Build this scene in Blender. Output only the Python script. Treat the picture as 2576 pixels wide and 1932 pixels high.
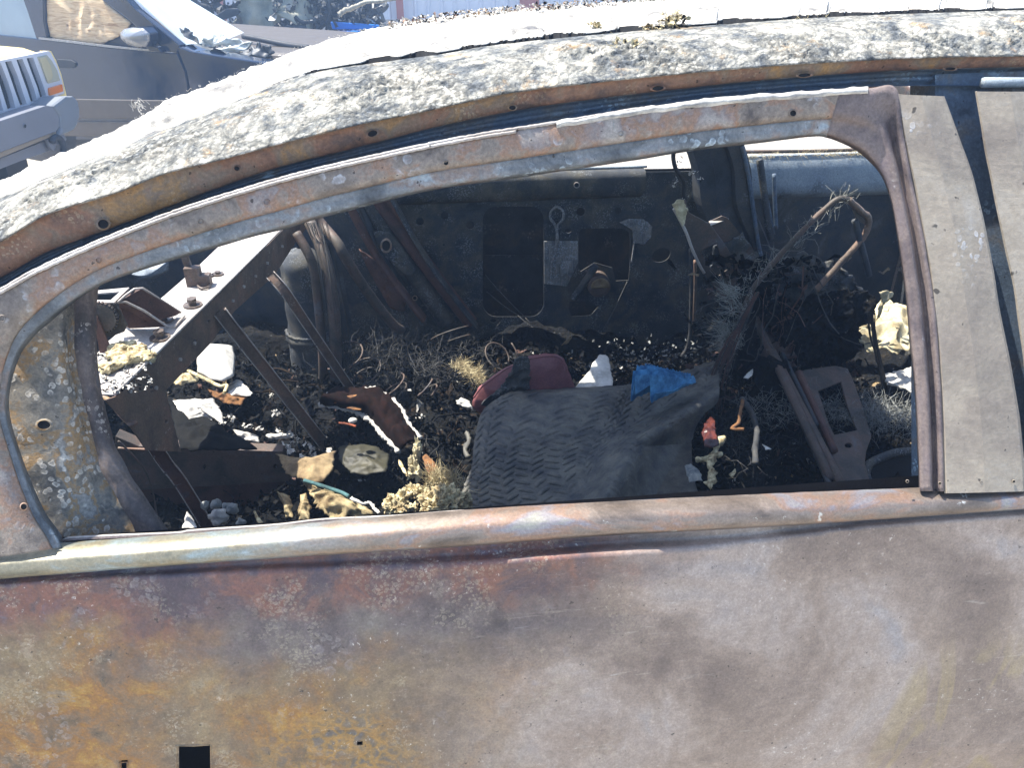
import bpy, bmesh, math, random
from mathutils import Vector, Matrix, noise
from mathutils.geometry import tessellate_polygon
random.seed(7)
S = bpy.context.scene
for o in list(bpy.data.objects): bpy.data.objects.remove(o)
R = math.radians

# ------------------------------------------------------------------ camera, sky, sun, exposure
FPX, CX, CY = 1983.0, 1288.0, 966.0
CAM = Vector((0, -.706, 1.5)); PITCH, YAW = R(30), R(6.5)
fw = Vector((math.sin(YAW)*math.cos(PITCH), math.cos(YAW)*math.cos(PITCH), -math.sin(PITCH)))
rt = Vector((math.cos(YAW), -math.sin(YAW), 0)); up = rt.cross(fw)
cd = bpy.data.cameras.new('camera'); cam = bpy.data.objects.new('camera', cd); S.collection.objects.link(cam)
cam.matrix_world = Matrix((( rt.x, up.x, -fw.x, CAM.x), (rt.y, up.y, -fw.y, CAM.y), (rt.z, up.z, -fw.z, CAM.z), (0,0,0,1)))
cd.sensor_width = 36; cd.lens = 36*FPX/2576; cd.clip_start = .02; cd.clip_end = 500
S.camera = cam
SUN = Vector((-.40, .20, .895)).normalized()
w = bpy.data.worlds.new('World'); S.world = w; w.use_nodes = True
nt = w.node_tree; nt.nodes.clear()
sky = nt.nodes.new('ShaderNodeTexSky'); sky.sky_type = 'NISHITA'; sky.sun_disc = False
sky.sun_elevation = math.asin(SUN.z); sky.sun_rotation = math.atan2(SUN.x, SUN.y)
sky.air_density = 1.0; sky.dust_density = 1.0
bg = nt.nodes.new('ShaderNodeBackground'); bg.inputs[1].default_value = .15
wo = nt.nodes.new('ShaderNodeOutputWorld'); nt.links.new(sky.outputs[0], bg.inputs[0]); nt.links.new(bg.outputs[0], wo.inputs[0])
sl = bpy.data.lights.new('sun', 'SUN'); so = bpy.data.objects.new('sun', sl); S.collection.objects.link(so)
sl.energy = 5.0; sl.angle = R(.5); sl.color = (1, .95, .86)
so.rotation_euler = SUN.to_track_quat('Z', 'Y').to_euler(); so.location = (-4, 2, 9)
S.view_settings.view_transform = 'Standard'; S.view_settings.look = 'None'
S.view_settings.exposure = 1.38; S.view_settings.gamma = 1
S.render.engine = 'CYCLES'

# ------------------------------------------------------------------ points
def ray(x, y): return fw + rt*((x-CX)/FPX) + up*((CY-y)/FPX)
def pY(x, y, Y):
    d = ray(x, y); return CAM + d*((Y-CAM.y)/d.y)
def pZ(x, y, Z):
    d = ray(x, y); return CAM + d*((Z-CAM.z)/d.z)
def pU(x, y, d=0, k=.42, zb=.92):          # the tilted side of the car above the belt (k) or below it (small k)
    q = ray(x, y); return CAM + q*((k*(CAM.z-zb)+d-CAM.y)/(q.y-k*q.z))
def pP(x, y, p0, n, off=0):
    q = ray(x, y); return CAM + q*(((p0+n*off-CAM).dot(n))/q.dot(n))
def V(*pts): return [(a*1.16456, b*1.16456) for a, b in pts]         # coordinates read off the overview
def crop(x0, y0, s, pts): return [(x0+a/s, y0+b/s) for a, b in pts]

# ------------------------------------------------------------------ materials
def srgb(h):
    h = h.lstrip('#'); c = [int(h[i:i+2], 16)/255 for i in (0, 2, 4)]
    return tuple(((v+.055)/1.055)**2.4 if v > .04045 else v/12.92 for v in c)+(1,)
class M:
    def __init__(s, name):
        s.m = bpy.data.materials.new(name); s.m.use_nodes = True; s.t = s.m.node_tree; s.t.nodes.clear()
        s.o = s.n('OutputMaterial'); s.b = s.n('BsdfPrincipled'); s.l(s.b.outputs[0], s.o.inputs[0])
        s.tc = s.n('TexCoord').outputs['Object']
    def n(s, k): return s.t.nodes.new('ShaderNode'+k)
    def l(s, a, b): s.t.links.new(a, b)
    def inp(s, sock, v):
        if hasattr(v, 'is_linked') or hasattr(v, 'links'): s.l(v, sock)
        else: sock.default_value = v
    def map(s, sc=(1,1,1), loc=(0,0,0), rot=(0,0,0)):
        n = s.n('Mapping'); s.l(s.tc, n.inputs[0]); n.inputs['Scale'].default_value = sc
        n.inputs['Location'].default_value = loc; n.inputs['Rotation'].default_value = rot; return n.outputs[0]
    def noise(s, sc, det=6, ro=.6, dist=0, v=None, col=False):
        n = s.n('TexNoise'); s.l(v or s.tc, n.inputs['Vector']); n.inputs['Scale'].default_value = sc
        n.inputs['Detail'].default_value = det; n.inputs['Roughness'].default_value = ro; n.inputs['Distortion'].default_value = dist
        return n.outputs[1 if col else 0]
    def vor(s, sc, feat='F1', v=None, rnd=1, out=0):
        n = s.n('TexVoronoi'); n.feature = feat; s.l(v or s.tc, n.inputs['Vector']); n.inputs['Scale'].default_value = sc
        n.inputs['Randomness'].default_value = rnd; return n.outputs[out]
    def ramp(s, f, stops, const=False):
        n = s.n('ValToRGB'); s.l(f, n.inputs[0]); cr = n.color_ramp
        if const: cr.interpolation = 'CONSTANT'
        while len(cr.elements) < len(stops): cr.elements.new(.5)
        for e, (p, c) in zip(cr.elements, stops):
            e.position = p; e.color = srgb(c) if isinstance(c, str) else ((c,)*3+(1,) if not isinstance(c, tuple) else c)
        return n.outputs[0]
    def mix(s, f, a, b, mode='MIX'):
        n = s.n('MixRGB'); n.blend_type = mode; s.inp(n.inputs[0], f)
        for i, x in ((1, a), (2, b)): s.inp(n.inputs[i], srgb(x) if isinstance(x, str) else x)
        return n.outputs[0]
    def math(s, op, a, b=0, c=False):
        n = s.n('Math'); n.operation = op; s.inp(n.inputs[0], a); s.inp(n.inputs[1], b); n.use_clamp = c; return n.outputs[0]
    def sep(s, v=None):
        n = s.n('SeparateXYZ'); s.l(v or s.tc, n.inputs[0]); return n.outputs
    def lin(s, f, a, b):                      # 0 at a, 1 at b
        n = s.n('MapRange'); s.l(f, n.inputs[0]); n.inputs[1].default_value = a; n.inputs[2].default_value = b
        n.interpolation_type = 'SMOOTHSTEP'; return n.outputs[0]
    def warp(s, amt, sc):
        n = s.n('VectorMath'); n.operation = 'SCALE'; s.l(s.noise(sc, 3, .6, col=True), n.inputs[0]); n.inputs['Scale'].default_value = amt
        a = s.n('VectorMath'); s.l(s.tc, a.inputs[0]); s.l(n.outputs[0], a.inputs[1]); return a.outputs[0]
    def bump(s, h, st=.3, d=.004, prev=None):
        n = s.n('Bump'); s.l(h, n.inputs['Height']); n.inputs['Strength'].default_value = st; n.inputs['Distance'].default_value = d
        if prev: s.l(prev, n.inputs['Normal'])
        return n.outputs[0]
    def fin(s, col, rough=.7, metal=0, nrm=None, spec=.5):
        s.inp(s.b.inputs['Base Color'], srgb(col) if isinstance(col, str) else col); s.inp(s.b.inputs['Roughness'], rough)
        s.inp(s.b.inputs['Metallic'], metal); s.b.inputs['Specular IOR Level'].default_value = spec
        if nrm: s.l(nrm, s.b.inputs['Normal'])
        return s.m

def burnt(name, stops, *a_, fk=.55, **k_): return burnt_(name, stops, *a_, fk=fk, **k_)
def burnt_(name, stops, sc=9, spots=None, spot_col='#c9c4bd', spot_sc=120, spot_thr=.62, rough=(.45, .8), bumpd=.0012, metal=0, fine=260, streak=None, fk=.55):
    m = M(name)
    wv = m.warp(.05, sc*1.5)
    c = m.ramp(m.noise(sc, 8, .62, .4, v=wv), stops)
    if streak:
        mp = m.map(streak); c = m.mix(m.ramp(m.noise(6, 5, .6, v=mp), [(.5, 0.), (.75, .45)]), c, '#c0b2a2')
    # pale blistered spots, ring shaped
    v = m.vor(spot_sc, v=m.warp(.01, 60)); ring = m.ramp(v, [(.18, .55), (.34, 1.), (.42, 0.)])
    msk = m.ramp(m.noise(sc*1.4, 5, .65), [(spot_thr-.06, 0.), (spot_thr+.08, 1.)])
    c = m.mix(m.math('MULTIPLY', m.math('MULTIPLY', ring, msk), .75), c, spot_col)
    f2 = m.noise(fine, 4, .75)
    c = m.mix(fk, c, m.ramp(f2, [(.3, .25), (.5, .5), (.72, .85)]), 'OVERLAY')
    c = m.mix(m.ramp(m.noise(fine*.5, 2, .5), [(.70, 0.), (.74, .8)]), c, '#17120f')
    ro = m.ramp(m.noise(sc*2, 5), [(.3, rough[0]), (.7, rough[1])])
    b = m.bump(f2, .5, bumpd); b = m.bump(m.math('MULTIPLY', ring, msk), .4, bumpd, b)
    return m.fin(c, ro, metal, b)

frame_m = burnt('scorched frame steel', [(.26, '#3d3836'), (.38, '#665c54'), (.48, '#857a6e'), (.54, '#8c6f5a'), (.60, '#857a74'), (.68, '#9a938a'), (.8, '#6d7986')], 13, spot_thr=.60, spot_col='#b9bcc0', spot_sc=70)
frameR_m = burnt('maroon scorched steel', [(.28, '#383234'), (.42, '#5b504f'), (.52, '#736660'), (.62, '#675c5e'), (.75, '#85878c')], 10, spot_thr=.66, spot_sc=90)
framelip_m = burnt('bluish scorched lip steel', [(.28, '#3c4045'), (.42, '#5e6469'), (.52, '#767b7f'), (.60, '#7c7069'), (.68, '#8d9aa2'), (.8, '#86694f')], 12, spot_thr=.58, spot_col='#b9cbd6', spot_sc=90)
rail_m = burnt('rust orange rail steel', [(.26, '#3a3634'), (.38, '#5d4c44'), (.47, '#80604c'), (.54, '#75685a'), (.62, '#94744a'), (.74, '#6b6a68')], 11, spot_thr=.58, spot_col='#a5967c', spot_sc=210)
chan_m = burnt('blue black channel steel', [(.3, '#36414e'), (.5, '#526172'), (.62, '#5f5f60'), (.75, '#8fa5b4')], 14, spot_thr=.6, spot_col='#a9c4d4', spot_sc=150)
pillar_m = burnt('mottled ash pillar steel', [(.26, '#35312f'), (.38, '#5b5955'), (.47, '#7f786c'), (.53, '#93764e'), (.58, '#7d7a74'), (.70, '#b9b3a8'), (.8, '#5f6a72')], 20, spot_thr=.52, spot_col='#d5cec2', spot_sc=110)
flange_m = burnt('shaded streaked flange steel', [(.3, '#2b2728'), (.44, '#4d4543'), (.54, '#665a53'), (.62, '#575457'), (.74, '#8f8a86')], 16, spot_thr=.6, spot_col='#b9b2aa', spot_sc=200)  # darker than the pillar steel: the flange's shadow is put into the colour
appl_m = burnt('grey ash coated steel', [(.3, '#675e54'), (.43, '#82786c'), (.54, '#928879'), (.64, '#9a9388'), (.76, '#9a9a9c')], 6, spot_thr=.66, spot_col='#c9ccd2', spot_sc=110, rough=(.5, .75), fk=.28, fine=140)
dark_m = burnt('sooty brown steel', [(.3, '#34322f'), (.45, '#4d463f'), (.58, '#5d4c42'), (.72, '#575a5f')], 13, spot_thr=.66, spot_col='#8d8b88', spot_sc=120, rough=(.5, .8))
strut_m = burnt('brown rusted brace steel', [(.3, '#4d443d'), (.5, '#6b5b4e'), (.65, '#7a6050'), (.8, '#7b766f')], 20, spot_thr=.66, rough=(.45, .7), spot_sc=160)
soot_m = burnt('veil lifted soot panel', [(.3, '#24282d'), (.44, '#363a3f'), (.54, '#474641'), (.64, '#57534a'), (.8, '#6c7074')], 12, spot_thr=.55, spot_col='#878c90', spot_sc=190, rough=(.6, .9))  # soot greys lifted to stand in for the lens veil
sootb_m = burnt('blue veiled soot panel', [(.3, '#23292f'), (.44, '#373d45'), (.56, '#474643'), (.7, '#5c6166')], 9, spot_thr=.68, spot_col='#8b98a6', spot_sc=140, rough=(.6, .9))  # soot with the veil's lift and blue cast in its colour
rustdk_m = burnt('dark red rusted panel', [(.3, '#33302f'), (.45, '#513a34'), (.6, '#62463b'), (.8, '#49525d')], 9, spot_thr=.7, spot_sc=150, rough=(.6, .9))
farbelt_m = burnt('pale blue grey scorched metal', [(.34, '#3a4046'), (.44, '#75808a'), (.6, '#8a949a'), (.8, '#636c72')], 5, spot_thr=.6, spot_col='#a9b6bf', spot_sc=120)
shelf_m = burnt('ash dusted shelf and glint steel', [(.3, '#8b8178'), (.5, '#a8a098'), (.7, '#bdb8b2')], 10, spot_thr=.75, rough=(.4, .7))

def door_mat():
    m = M('scorched door steel'); x, y, z = m.sep(); x = m.math('ADD', x, .1); z = m.math('ADD', z, -.15)
    wv = m.warp(.06, 9)
    X = m.math('ADD', x, m.math('MULTIPLY', m.math('SUBTRACT', m.noise(6, 6, .65), .5), .34))
    Z = m.math('ADD', z, m.math('MULTIPLY', m.math('SUBTRACT', m.noise(9, 6, .65), .5), .16))
    taupe = m.ramp(m.noise(4.5, 8, .6, .8, v=wv), [(.26, '#665850'), (.42, '#827164'), (.52, '#948273'), (.62, '#a49487'), (.75, '#94908f')])
    och1 = m.ramp(m.noise(17, 10, .74, .4, v=wv), [(.28, '#423a30'), (.38, '#62533f'), (.46, '#806548'), (.53, '#936632'), (.60, '#a57c38'), (.67, '#958064'), (.8, '#bfb196')])
    och2 = m.ramp(m.noise(11, 10, .74, .4, v=m.map(loc=(7, 1, 3))), [(.3, '#4f453b'), (.45, '#715f4b'), (.6, '#8c7858'), (.75, '#aa9c84')])
    ochre = m.mix(m.ramp(m.noise(6, 6, .65, v=m.map(loc=(1, 5, 3))), [(.42, 0.), (.58, 1.)]), och1, och2)
    red = m.ramp(m.noise(14, 8, .68, .4, v=wv), [(.26, '#3d353a'), (.38, '#53454a'), (.47, '#664e4a'), (.55, '#7d5344'), (.62, '#6f5250'), (.72, '#6b7182')])
    plum = m.ramp(m.noise(20, 8, .7), [(.3, '#453e40'), (.5, '#655a58'), (.7, '#7a7166')])
    c = m.mix(m.lin(X, .19, -.16), taupe, ochre)
    c = m.mix(m.math('MULTIPLY', m.math('MULTIPLY', m.lin(Z, .715, .775), m.lin(X, -.42, -.22)), m.math('MULTIPLY', m.lin(X, .3, .1), m.lin(Z, .89, .84))), c, plum)
    c = m.mix(m.math('MULTIPLY', m.lin(Z, .785, .835), m.lin(X, .32, .12)), c, red)
    # blisters: pale rings of several sizes on the front-left half
    for sc, thr, col, k in ((120, .57, '#a59d95', .42), (62, .62, '#a09999', .45), (210, .52, '#b5a98f', .4)):
        v = m.vor(sc, v=m.warp(.010, 110)); rg = m.ramp(v, [(.05, .35), (.25, .5), (.36, 1.), (.50, 0.)])
        ms = m.math('MULTIPLY', m.ramp(m.noise(9+sc*.03, 5, .6, v=m.map(loc=(sc, 0, 0))), [(thr, 0.), (thr+.09, 1.)]), m.lin(X, .42, .05))
        c = m.mix(m.math('MULTIPLY', m.math('MULTIPLY', rg, ms), k), c, col)
    # orange crust patch and dark map-like cells
    px = m.n('VectorMath'); px.operation = 'DISTANCE'; m.l(wv, px.inputs[0]); px.inputs[1].default_value = (-.218, -.87, .76)
    oc = m.ramp(m.vor(60, 'DISTANCE_TO_EDGE', v=m.warp(.03, 45)), [(.02, '#a37a3c'), (.12, '#8f7142'), (.28, '#6d6154')])
    c = m.mix(m.math('MULTIPLY', m.lin(px.outputs['Value'], .125, .05), m.ramp(m.noise(22, 6, .7), [(.36, 0.), (.5, .9)])), c, oc)
    # white fine sparkle patches, pale streaks and scratches
    c = m.mix(m.math('MULTIPLY', m.ramp(m.noise(150, 3, .7), [(.64, 0.), (.70, .8)]), m.ramp(m.noise(5, 4, .6, v=m.map(loc=(3,1,7))), [(.47, 0.), (.62, .8)])), c, '#d9d3c6')
    scv = m.map((3, 3, 40), rot=(0, R(12), 0))
    c = m.mix(m.math('MULTIPLY', m.ramp(m.noise(3.2, 5, .55, 1.2, v=scv), [(.64, 0.), (.74, .4)]), m.lin(x, -.1, .15)), c, '#c4b9a9')
    c = m.mix(m.math('MULTIPLY', m.ramp(m.noise(9, 3, .5, .6, v=m.map((1.5, 1, 26), rot=(0, R(-24), 0))), [(.745, 0.), (.765, .7)]), m.lin(x, -.05, .2)), c, '#ded8cc')
    # sulphur-yellow smear at the lower rear edge
    c = m.mix(m.math('MULTIPLY', m.math('MULTIPLY', m.lin(x, .53, .62), m.lin(z, .72, .62)), m.ramp(m.noise(5, 6, .6, 1, v=m.map((2.6, 2.6, .7), rot=(0, R(30), 0))), [(.5, 0.), (.58, .45), (.66, .1), (.72, .4)])), c, '#a89565')
    f2 = m.noise(330, 4, .75)
    c = m.mix(.5, c, m.ramp(m.noise(75, 7, .75), [(.3, .3), (.5, .5), (.7, .74)]), 'OVERLAY')
    c = m.mix(.5, c, m.ramp(f2, [(.3, .28), (.5, .5), (.72, .8)]), 'OVERLAY')
    c = m.mix(m.ramp(m.noise(120, 3, .6), [(.68, 0.), (.73, .75)]), c, '#2a2320')
    ro = m.ramp(m.noise(8, 5), [(.3, .38), (.7, .62)])
    b = m.bump(f2, .35, .001); b = m.bump(m.vor(95, v=m.warp(.006, 90)), .25, .001, b); b = m.bump(m.noise(30, 5), .3, .002, b)
    return m.fin(c, ro, 0, b, .6)
door_m = door_mat()

def belt_mat():
    m = M('iridescent scorched belt steel'); x, y, z = m.sep(); x = m.math('ADD', x, .1); wv = m.warp(.08, 5)
    sx = m.map((1, 1, 3))
    left = m.ramp(m.noise(8, 8, .62, .5, v=sx), [(.3, '#4c4a44'), (.42, '#72705f'), (.5, '#8a826c'), (.58, '#878f8a'), (.66, '#a3b4bd'), (.8, '#c5ced2')])
    right = m.ramp(m.noise(9, 8, .62, .5, v=sx), [(.3, '#4e4741'), (.42, '#6f6359'), (.5, '#80746a'), (.56, '#8a7160'), (.62, '#817c7f'), (.70, '#8b8a7c'), (.8, '#9a9fa8')])
    c = m.mix(m.lin(m.math('ADD', x, m.math('MULTIPLY', m.noise(7, 4), .3)), -.2, .15), left, right)
    f2 = m.noise(300, 4, .75); c = m.mix(.5, c, m.ramp(f2, [(.3, .28), (.5, .5), (.72, .8)]), 'OVERLAY')
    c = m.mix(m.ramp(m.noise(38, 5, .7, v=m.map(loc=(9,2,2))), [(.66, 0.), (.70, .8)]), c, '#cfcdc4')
    b = m.bump(f2, .3, .0008)
    return m.fin(c, m.ramp(m.noise(10, 4), [(.3, .32), (.7, .5)]), .45, b, .7)
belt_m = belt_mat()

def crust_mat(name='crusted grey roof ash', warm=.4, lift=0):
    m = M(name)
    wv = m.warp(.012, 70)
    st = [(.32, '#353b3f'), (.41, '#5f6366'), (.49, '#87867f'), (.57, '#aaa69b'), (.72, '#d3cfc6')] if not lift else [(.28, '#505155'), (.40, '#827f79'), (.50, '#b9b4aa'), (.7, '#dedad2')]
    c = m.ramp(m.noise(26, 9, .72, .5), st)
    v = m.vor(170, v=wv); v2 = m.vor(75, v=m.warp(.02, 45)); e = m.ramp(m.noise(12, 6, .7, v=m.map(loc=(2,2,9))), [(.40, .15), (.60, .9)])
    if not lift:
        c = m.mix(m.math('MULTIPLY', e, .8), c, m.ramp(v, [(.05, .68), (.3, .5), (.55, .12)]), 'OVERLAY')
        c = m.mix(.45, c, m.ramp(v2, [(.1, .62), (.45, .5), (.7, .2)]), 'OVERLAY')
    c = m.mix(m.math('MULTIPLY', m.ramp(m.noise(19, 7, .7, v=m.map(loc=(5,3,1))), [(.58, 0.), (.66, 1.)]), warm), c, '#b08a55')
    c = m.mix(m.ramp(m.noise(13, 7, .72, v=m.map(loc=(1,8,1))), [(.60, 0.), (.68, .55 if not lift else .45)]), c, '#4a4c4c')
    f2 = m.noise(420, 3, .7); c = m.mix(.5 if not lift else .25, c, m.ramp(f2, [(.3, .2), (.5, .5), (.7, .8)]), 'OVERLAY')
    b = m.bump(f2, .6, .002); b = m.bump(v, .6 if not lift else .2, .003, b); b = m.bump(v2, .5 if not lift else .15, .005, b)
    return m.fin(c, .85, 0, b, .3)
crust_m = crust_mat()
roof_m = crust_mat('burnt roof ash with sun glare', .15, 1)  # roof stops lifted for overexposed sun, crust stops darkened for shaded gaps
cr2 = roof_m

def simple(name, a, b, sc=20, rough=.7, bd=.002, det=6, metal=0, spec=.5, fine=200):
    m = M(name); f = m.noise(fine, 4, .7)
    c = m.ramp(m.noise(sc, det, .65), [(.35, a), (.65, b)]); c = m.mix(.4, c, m.ramp(f, [(.3, .3), (.5, .5), (.7, .8)]), 'OVERLAY')
    return m.fin(c, rough, metal, m.bump(f, .4, bd), spec)
char_m = simple('black char', '#0d0f12', '#1f1f1e', 30, .95, spec=.12)
scloth_m = simple('scorched tan cloth', '#4b3825', '#bcab84', 22, .95, spec=.2)
ash_m = simple('grey white ash', '#8d8b88', '#c9c5bb', 40, .9)
fibre_m = simple('grey fibre', '#7d7d76', '#a9aaa0', 60, .8)
fibred_m = simple('sooty fibre', '#2c2f35', '#4a4842', 60, .8)
foam_m = simple('yellow insulation foam', '#6b5635', '#dccfa6', 70, .95, .004)
orange_m = simple('amber scorched foam', '#4a3120', '#8a6036', 70, .9)
tan_m = simple('tan felt', '#6d5a42', '#93805f', 30, .95)
cream_m = simple('cream scorched cloth', '#7d6f50', '#d6cdab', 14, .85)
mat_m = simple('dusty black rubber', '#3a3b3d', '#6e6b61', 18, .62, .0008)
red_m = simple('dusty red vinyl', '#7a4c50', '#93605f', 12, .45, .0006)
blue_m = simple('blue nylon cloth', '#1d5c8a', '#5aa3cf', 40, .6, .0005)
white_m = simple('white plaster', '#aeaca4', '#e2dfd6', 22, .8)
maroonc_m = simple('maroon charred fabric', '#0d0908', '#22130f', 60, .95, spec=.1)
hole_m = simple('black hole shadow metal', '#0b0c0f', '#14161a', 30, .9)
bolt_m = simple('grey brown bolt steel', '#4a423e', '#756a62', 60, .45, metal=.5)
wire_m = simple('charred cable', '#16181b', '#2d2a28', 50, .6)
ashfar_m = simple('grey lint ash', '#5d6468', '#9a9a92', 30, .95)

# ------------------------------------------------------------------ object helpers
C = S.collection
def root_of(p):
    while p and p.parent: p = p.parent
    return p
def link(name, me, mat, parent=None, stuff=False, label=None, cat=None, group=None, kind=None, smooth=False):
    o = bpy.data.objects.new(name, me); C.objects.link(o)
    for mm in (mat if isinstance(mat, (list, tuple)) else [mat]): me.materials.append(mm)
    if parent:
        L = root_of(parent).location; me.transform(Matrix.Translation(-L)); o.parent = parent
    if smooth: me.polygons.foreach_set('use_smooth', [True]*len(me.polygons))
    if stuff: o['kind'] = 'stuff'
    if kind: o['kind'] = kind
    if label: o['label'] = label
    if cat: o['category'] = cat
    if group: o['group'] = group
    if not parent and not kind == 'structure' and me.vertices:           # origin at the base of the thing
        vs = [v.co for v in me.vertices]; n = len(vs)
        c = Vector((sum(v.x for v in vs)/n, sum(v.y for v in vs)/n, min(v.z for v in vs)))
        me.transform(Matrix.Translation(-c)); o.location = c
    return o
def thing(name, label, cat, loc, group=None):
    o = bpy.data.objects.new(name, None); C.objects.link(o); o.location = loc; o.empty_display_size = .1
    o['label'] = label; o['category'] = cat
    if group: o['group'] = group
    return o
def mesh(name, verts, faces):
    me = bpy.data.meshes.new(name); me.from_pydata([tuple(v) for v in verts], [], faces); me.update(); return me
def grid_mesh(name, rows, closed=False, skip=None):
    nr, nc = len(rows), len(rows[0]); vs = [p for r in rows for p in r]; fs = []
    for i in range(nr-1):
        for j in range(nc-1 if not closed else nc):
            if skip and skip(i, j): continue
            fs.append((i*nc+j, i*nc+(j+1) % nc, (i+1)*nc+(j+1) % nc, (i+1)*nc+j))
    return mesh(name, vs, fs)
def interp(tab, x):
    if x <= tab[0][0]:
        a, b = tab[0], tab[1]
    elif x >= tab[-1][0]:
        a, b = tab[-2], tab[-1]
    else:
        for a, b in zip(tab, tab[1:]):
            if a[0] <= x <= b[0]: break
        # smooth (catmull) inside
        i = tab.index(a)
        p0 = tab[max(i-1, 0)]; p3 = tab[min(i+2, len(tab)-1)]
        t = (x-a[0])/(b[0]-a[0]); h = b[0]-a[0]
        m1 = (b[1]-p0[1])/max(b[0]-p0[0], 1e-6)*h; m2 = (p3[1]-a[1])/max(p3[0]-a[0], 1e-6)*h
        return (2*t**3-3*t*t+1)*a[1]+(t**3-2*t*t+t)*m1+(-2*t**3+3*t*t)*b[1]+(t**3-t*t)*m2
    return a[1]+(b[1]-a[1])*(x-a[0])/(b[0]-a[0])
def catmull(P, n=6):
    P = [Vector(p) for p in P]; out = []
    for i in range(len(P)-1):
        a, b, c, d = P[max(i-1, 0)], P[i], P[i+1], P[min(i+2, len(P)-1)]
        for k in range(n):
            t = k/n; out.append(.5*((2*b)+(c-a)*t+(2*a-5*b+4*c-d)*t*t+(3*b-3*c+d-a)*t**3))
    out.append(P[-1]); return out
def nz(p, sc, amp): return noise.noise(Vector(p)*sc)*amp
def tube_data(P, r, seg=8, cap=True, prof=None, jit=0):
    P = [Vector(p) for p in P]; n = len(P); vs = []; fs = []
    rr = r if callable(r) else (lambda t: r)
    T0 = (P[1]-P[0]).normalized(); N = T0.orthogonal().normalized()
    for i, p in enumerate(P):
        T = (P[min(i+1, n-1)]-P[max(i-1, 0)]).normalized(); N = (N-T*N.dot(T)).normalized(); B = T.cross(N)
        q = rr(i/(n-1))
        for k in range(seg):
            a = 2*math.pi*k/seg; s = q*(1+(random.uniform(-jit, jit) if jit else 0))
            vs.append(p+N*math.cos(a)*s+B*math.sin(a)*s)
    for i in range(n-1):
        for k in range(seg): fs.append((i*seg+k, i*seg+(k+1) % seg, (i+1)*seg+(k+1) % seg, (i+1)*seg+k))
    if cap: fs.append(tuple(range(seg))[::-1]); fs.append(tuple((n-1)*seg+k for k in range(seg)))
    return vs, fs
def tube(name, P, r, mat, parent=None, seg=8, sm=5, jit=0, **k):
    P = catmull(P, sm) if sm and len(P) > 2 else P
    return link(name, mesh(name, *tube_data(P, r, seg, jit=jit)), mat, parent, smooth=True, **k)
class Acc:                                       # collects geometry for ONE object
    def __init__(s): s.v = []; s.f = []; s.mi = []
    def add(s, vs, fs, mi=0):
        o = len(s.v); s.v += [Vector(v) for v in vs]; s.f += [tuple(i+o for i in f) for f in fs]; s.mi += [mi]*len(fs)
    def out(s, name, mat, parent=None, **k):
        me = mesh(name, s.v, s.f); ob = link(name, me, mat, parent, **k)
        me.polygons.foreach_set('material_index', s.mi); return ob
def poly_data(loops, thick, nrm=None):
    """flat outline (with holes) given in 3-D, extruded by thick against its normal"""
    pts = [p for L in loops for p in L]; L0 = loops[0]
    if nrm is None:
        nrm = Vector((0, 0, 0))
        for i, p in enumerate(L0): nrm += Vector(p).cross(Vector(L0[(i+1) % len(L0)]))
        nrm.normalize()
        if nrm.dot(CAM-Vector(L0[0])) < 0: nrm.negate()
    tris = tessellate_polygon([[Vector(p) for p in L] for L in loops]); n = len(pts)
    vs = [Vector(p) for p in pts]+[Vector(p)-nrm*thick for p in pts]; fs = []
    for t in tris: fs.append(tuple(t)); fs.append(tuple(i+n for i in t)[::-1])
    o = 0
    for L in loops:
        m = len(L)
        for i in range(m): a, b = o+i, o+(i+1) % m; fs.append((a, b, b+n, a+n))
        o += m
    return vs, fs
def plate(name, loops, thick, mat, parent=None, bev=0, **k):
    if not isinstance(loops[0], (list, tuple)) or isinstance(loops[0][0], (int, float)): loops = [loops]
    me = mesh(name, *poly_data(loops, thick)); bm = bmesh.new(); bm.from_mesh(me)
    bmesh.ops.recalc_face_normals(bm, faces=bm.faces); bm.to_mesh(me); bm.free()
    o = link(name, me, mat, parent, **k)
    if bev:
        b = o.modifiers.new('bevel', 'BEVEL'); b.width = bev; b.segments = 2; b.limit_method = 'ANGLE'; b.angle_limit = R(40)
    return o
def circ(x, y, rx, ry=None, n=20, rot=0): 
    ry = ry or rx; c, s = math.cos(rot), math.sin(rot)
    return [(x+rx*math.cos(a)*c-ry*math.sin(a)*s, y+rx*math.cos(a)*s+ry*math.sin(a)*c) for a in [2*math.pi*i/n for i in range(n)]]
def rrect(x0, y0, x1, y1, r, n=5):
    out = []
    for cx, cy, a0 in ((x1-r, y0+r, -90), (x1-r, y1-r, 0), (x0+r, y1-r, 90), (x0+r, y0+r, 180)):
        for i in range(n+1): a = R(a0+90*i/n); out.append((cx+r*math.cos(a), cy+r*math.sin(a)))
    return out
def box_data(c, s, rz=0, M3=None):
    c = Vector(c); h = Vector(s)/2; Q = M3 or Matrix.Rotation(rz, 3, 'Z')
    vs = [c+Q@Vector((x*h.x, y*h.y, z*h.z)) for x in (-1, 1) for y in (-1, 1) for z in (-1, 1)]
    return vs, [(0,1,3,2), (4,6,7,5), (0,4,5,1), (2,3,7,6), (0,2,6,4), (1,5,7,3)]
def box(name, c, s, mat, parent=None, rz=0, bev=0, **k):
    me = mesh(name, *box_data(c, s, rz)); bm = bmesh.new(); bm.from_mesh(me); bmesh.ops.recalc_face_normals(bm, faces=bm.faces); bm.to_mesh(me); bm.free()
    o = link(name, me, mat, parent, **k)
    if bev: b = o.modifiers.new('bevel', 'BEVEL'); b.width = bev; b.segments = 2
    return o
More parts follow.
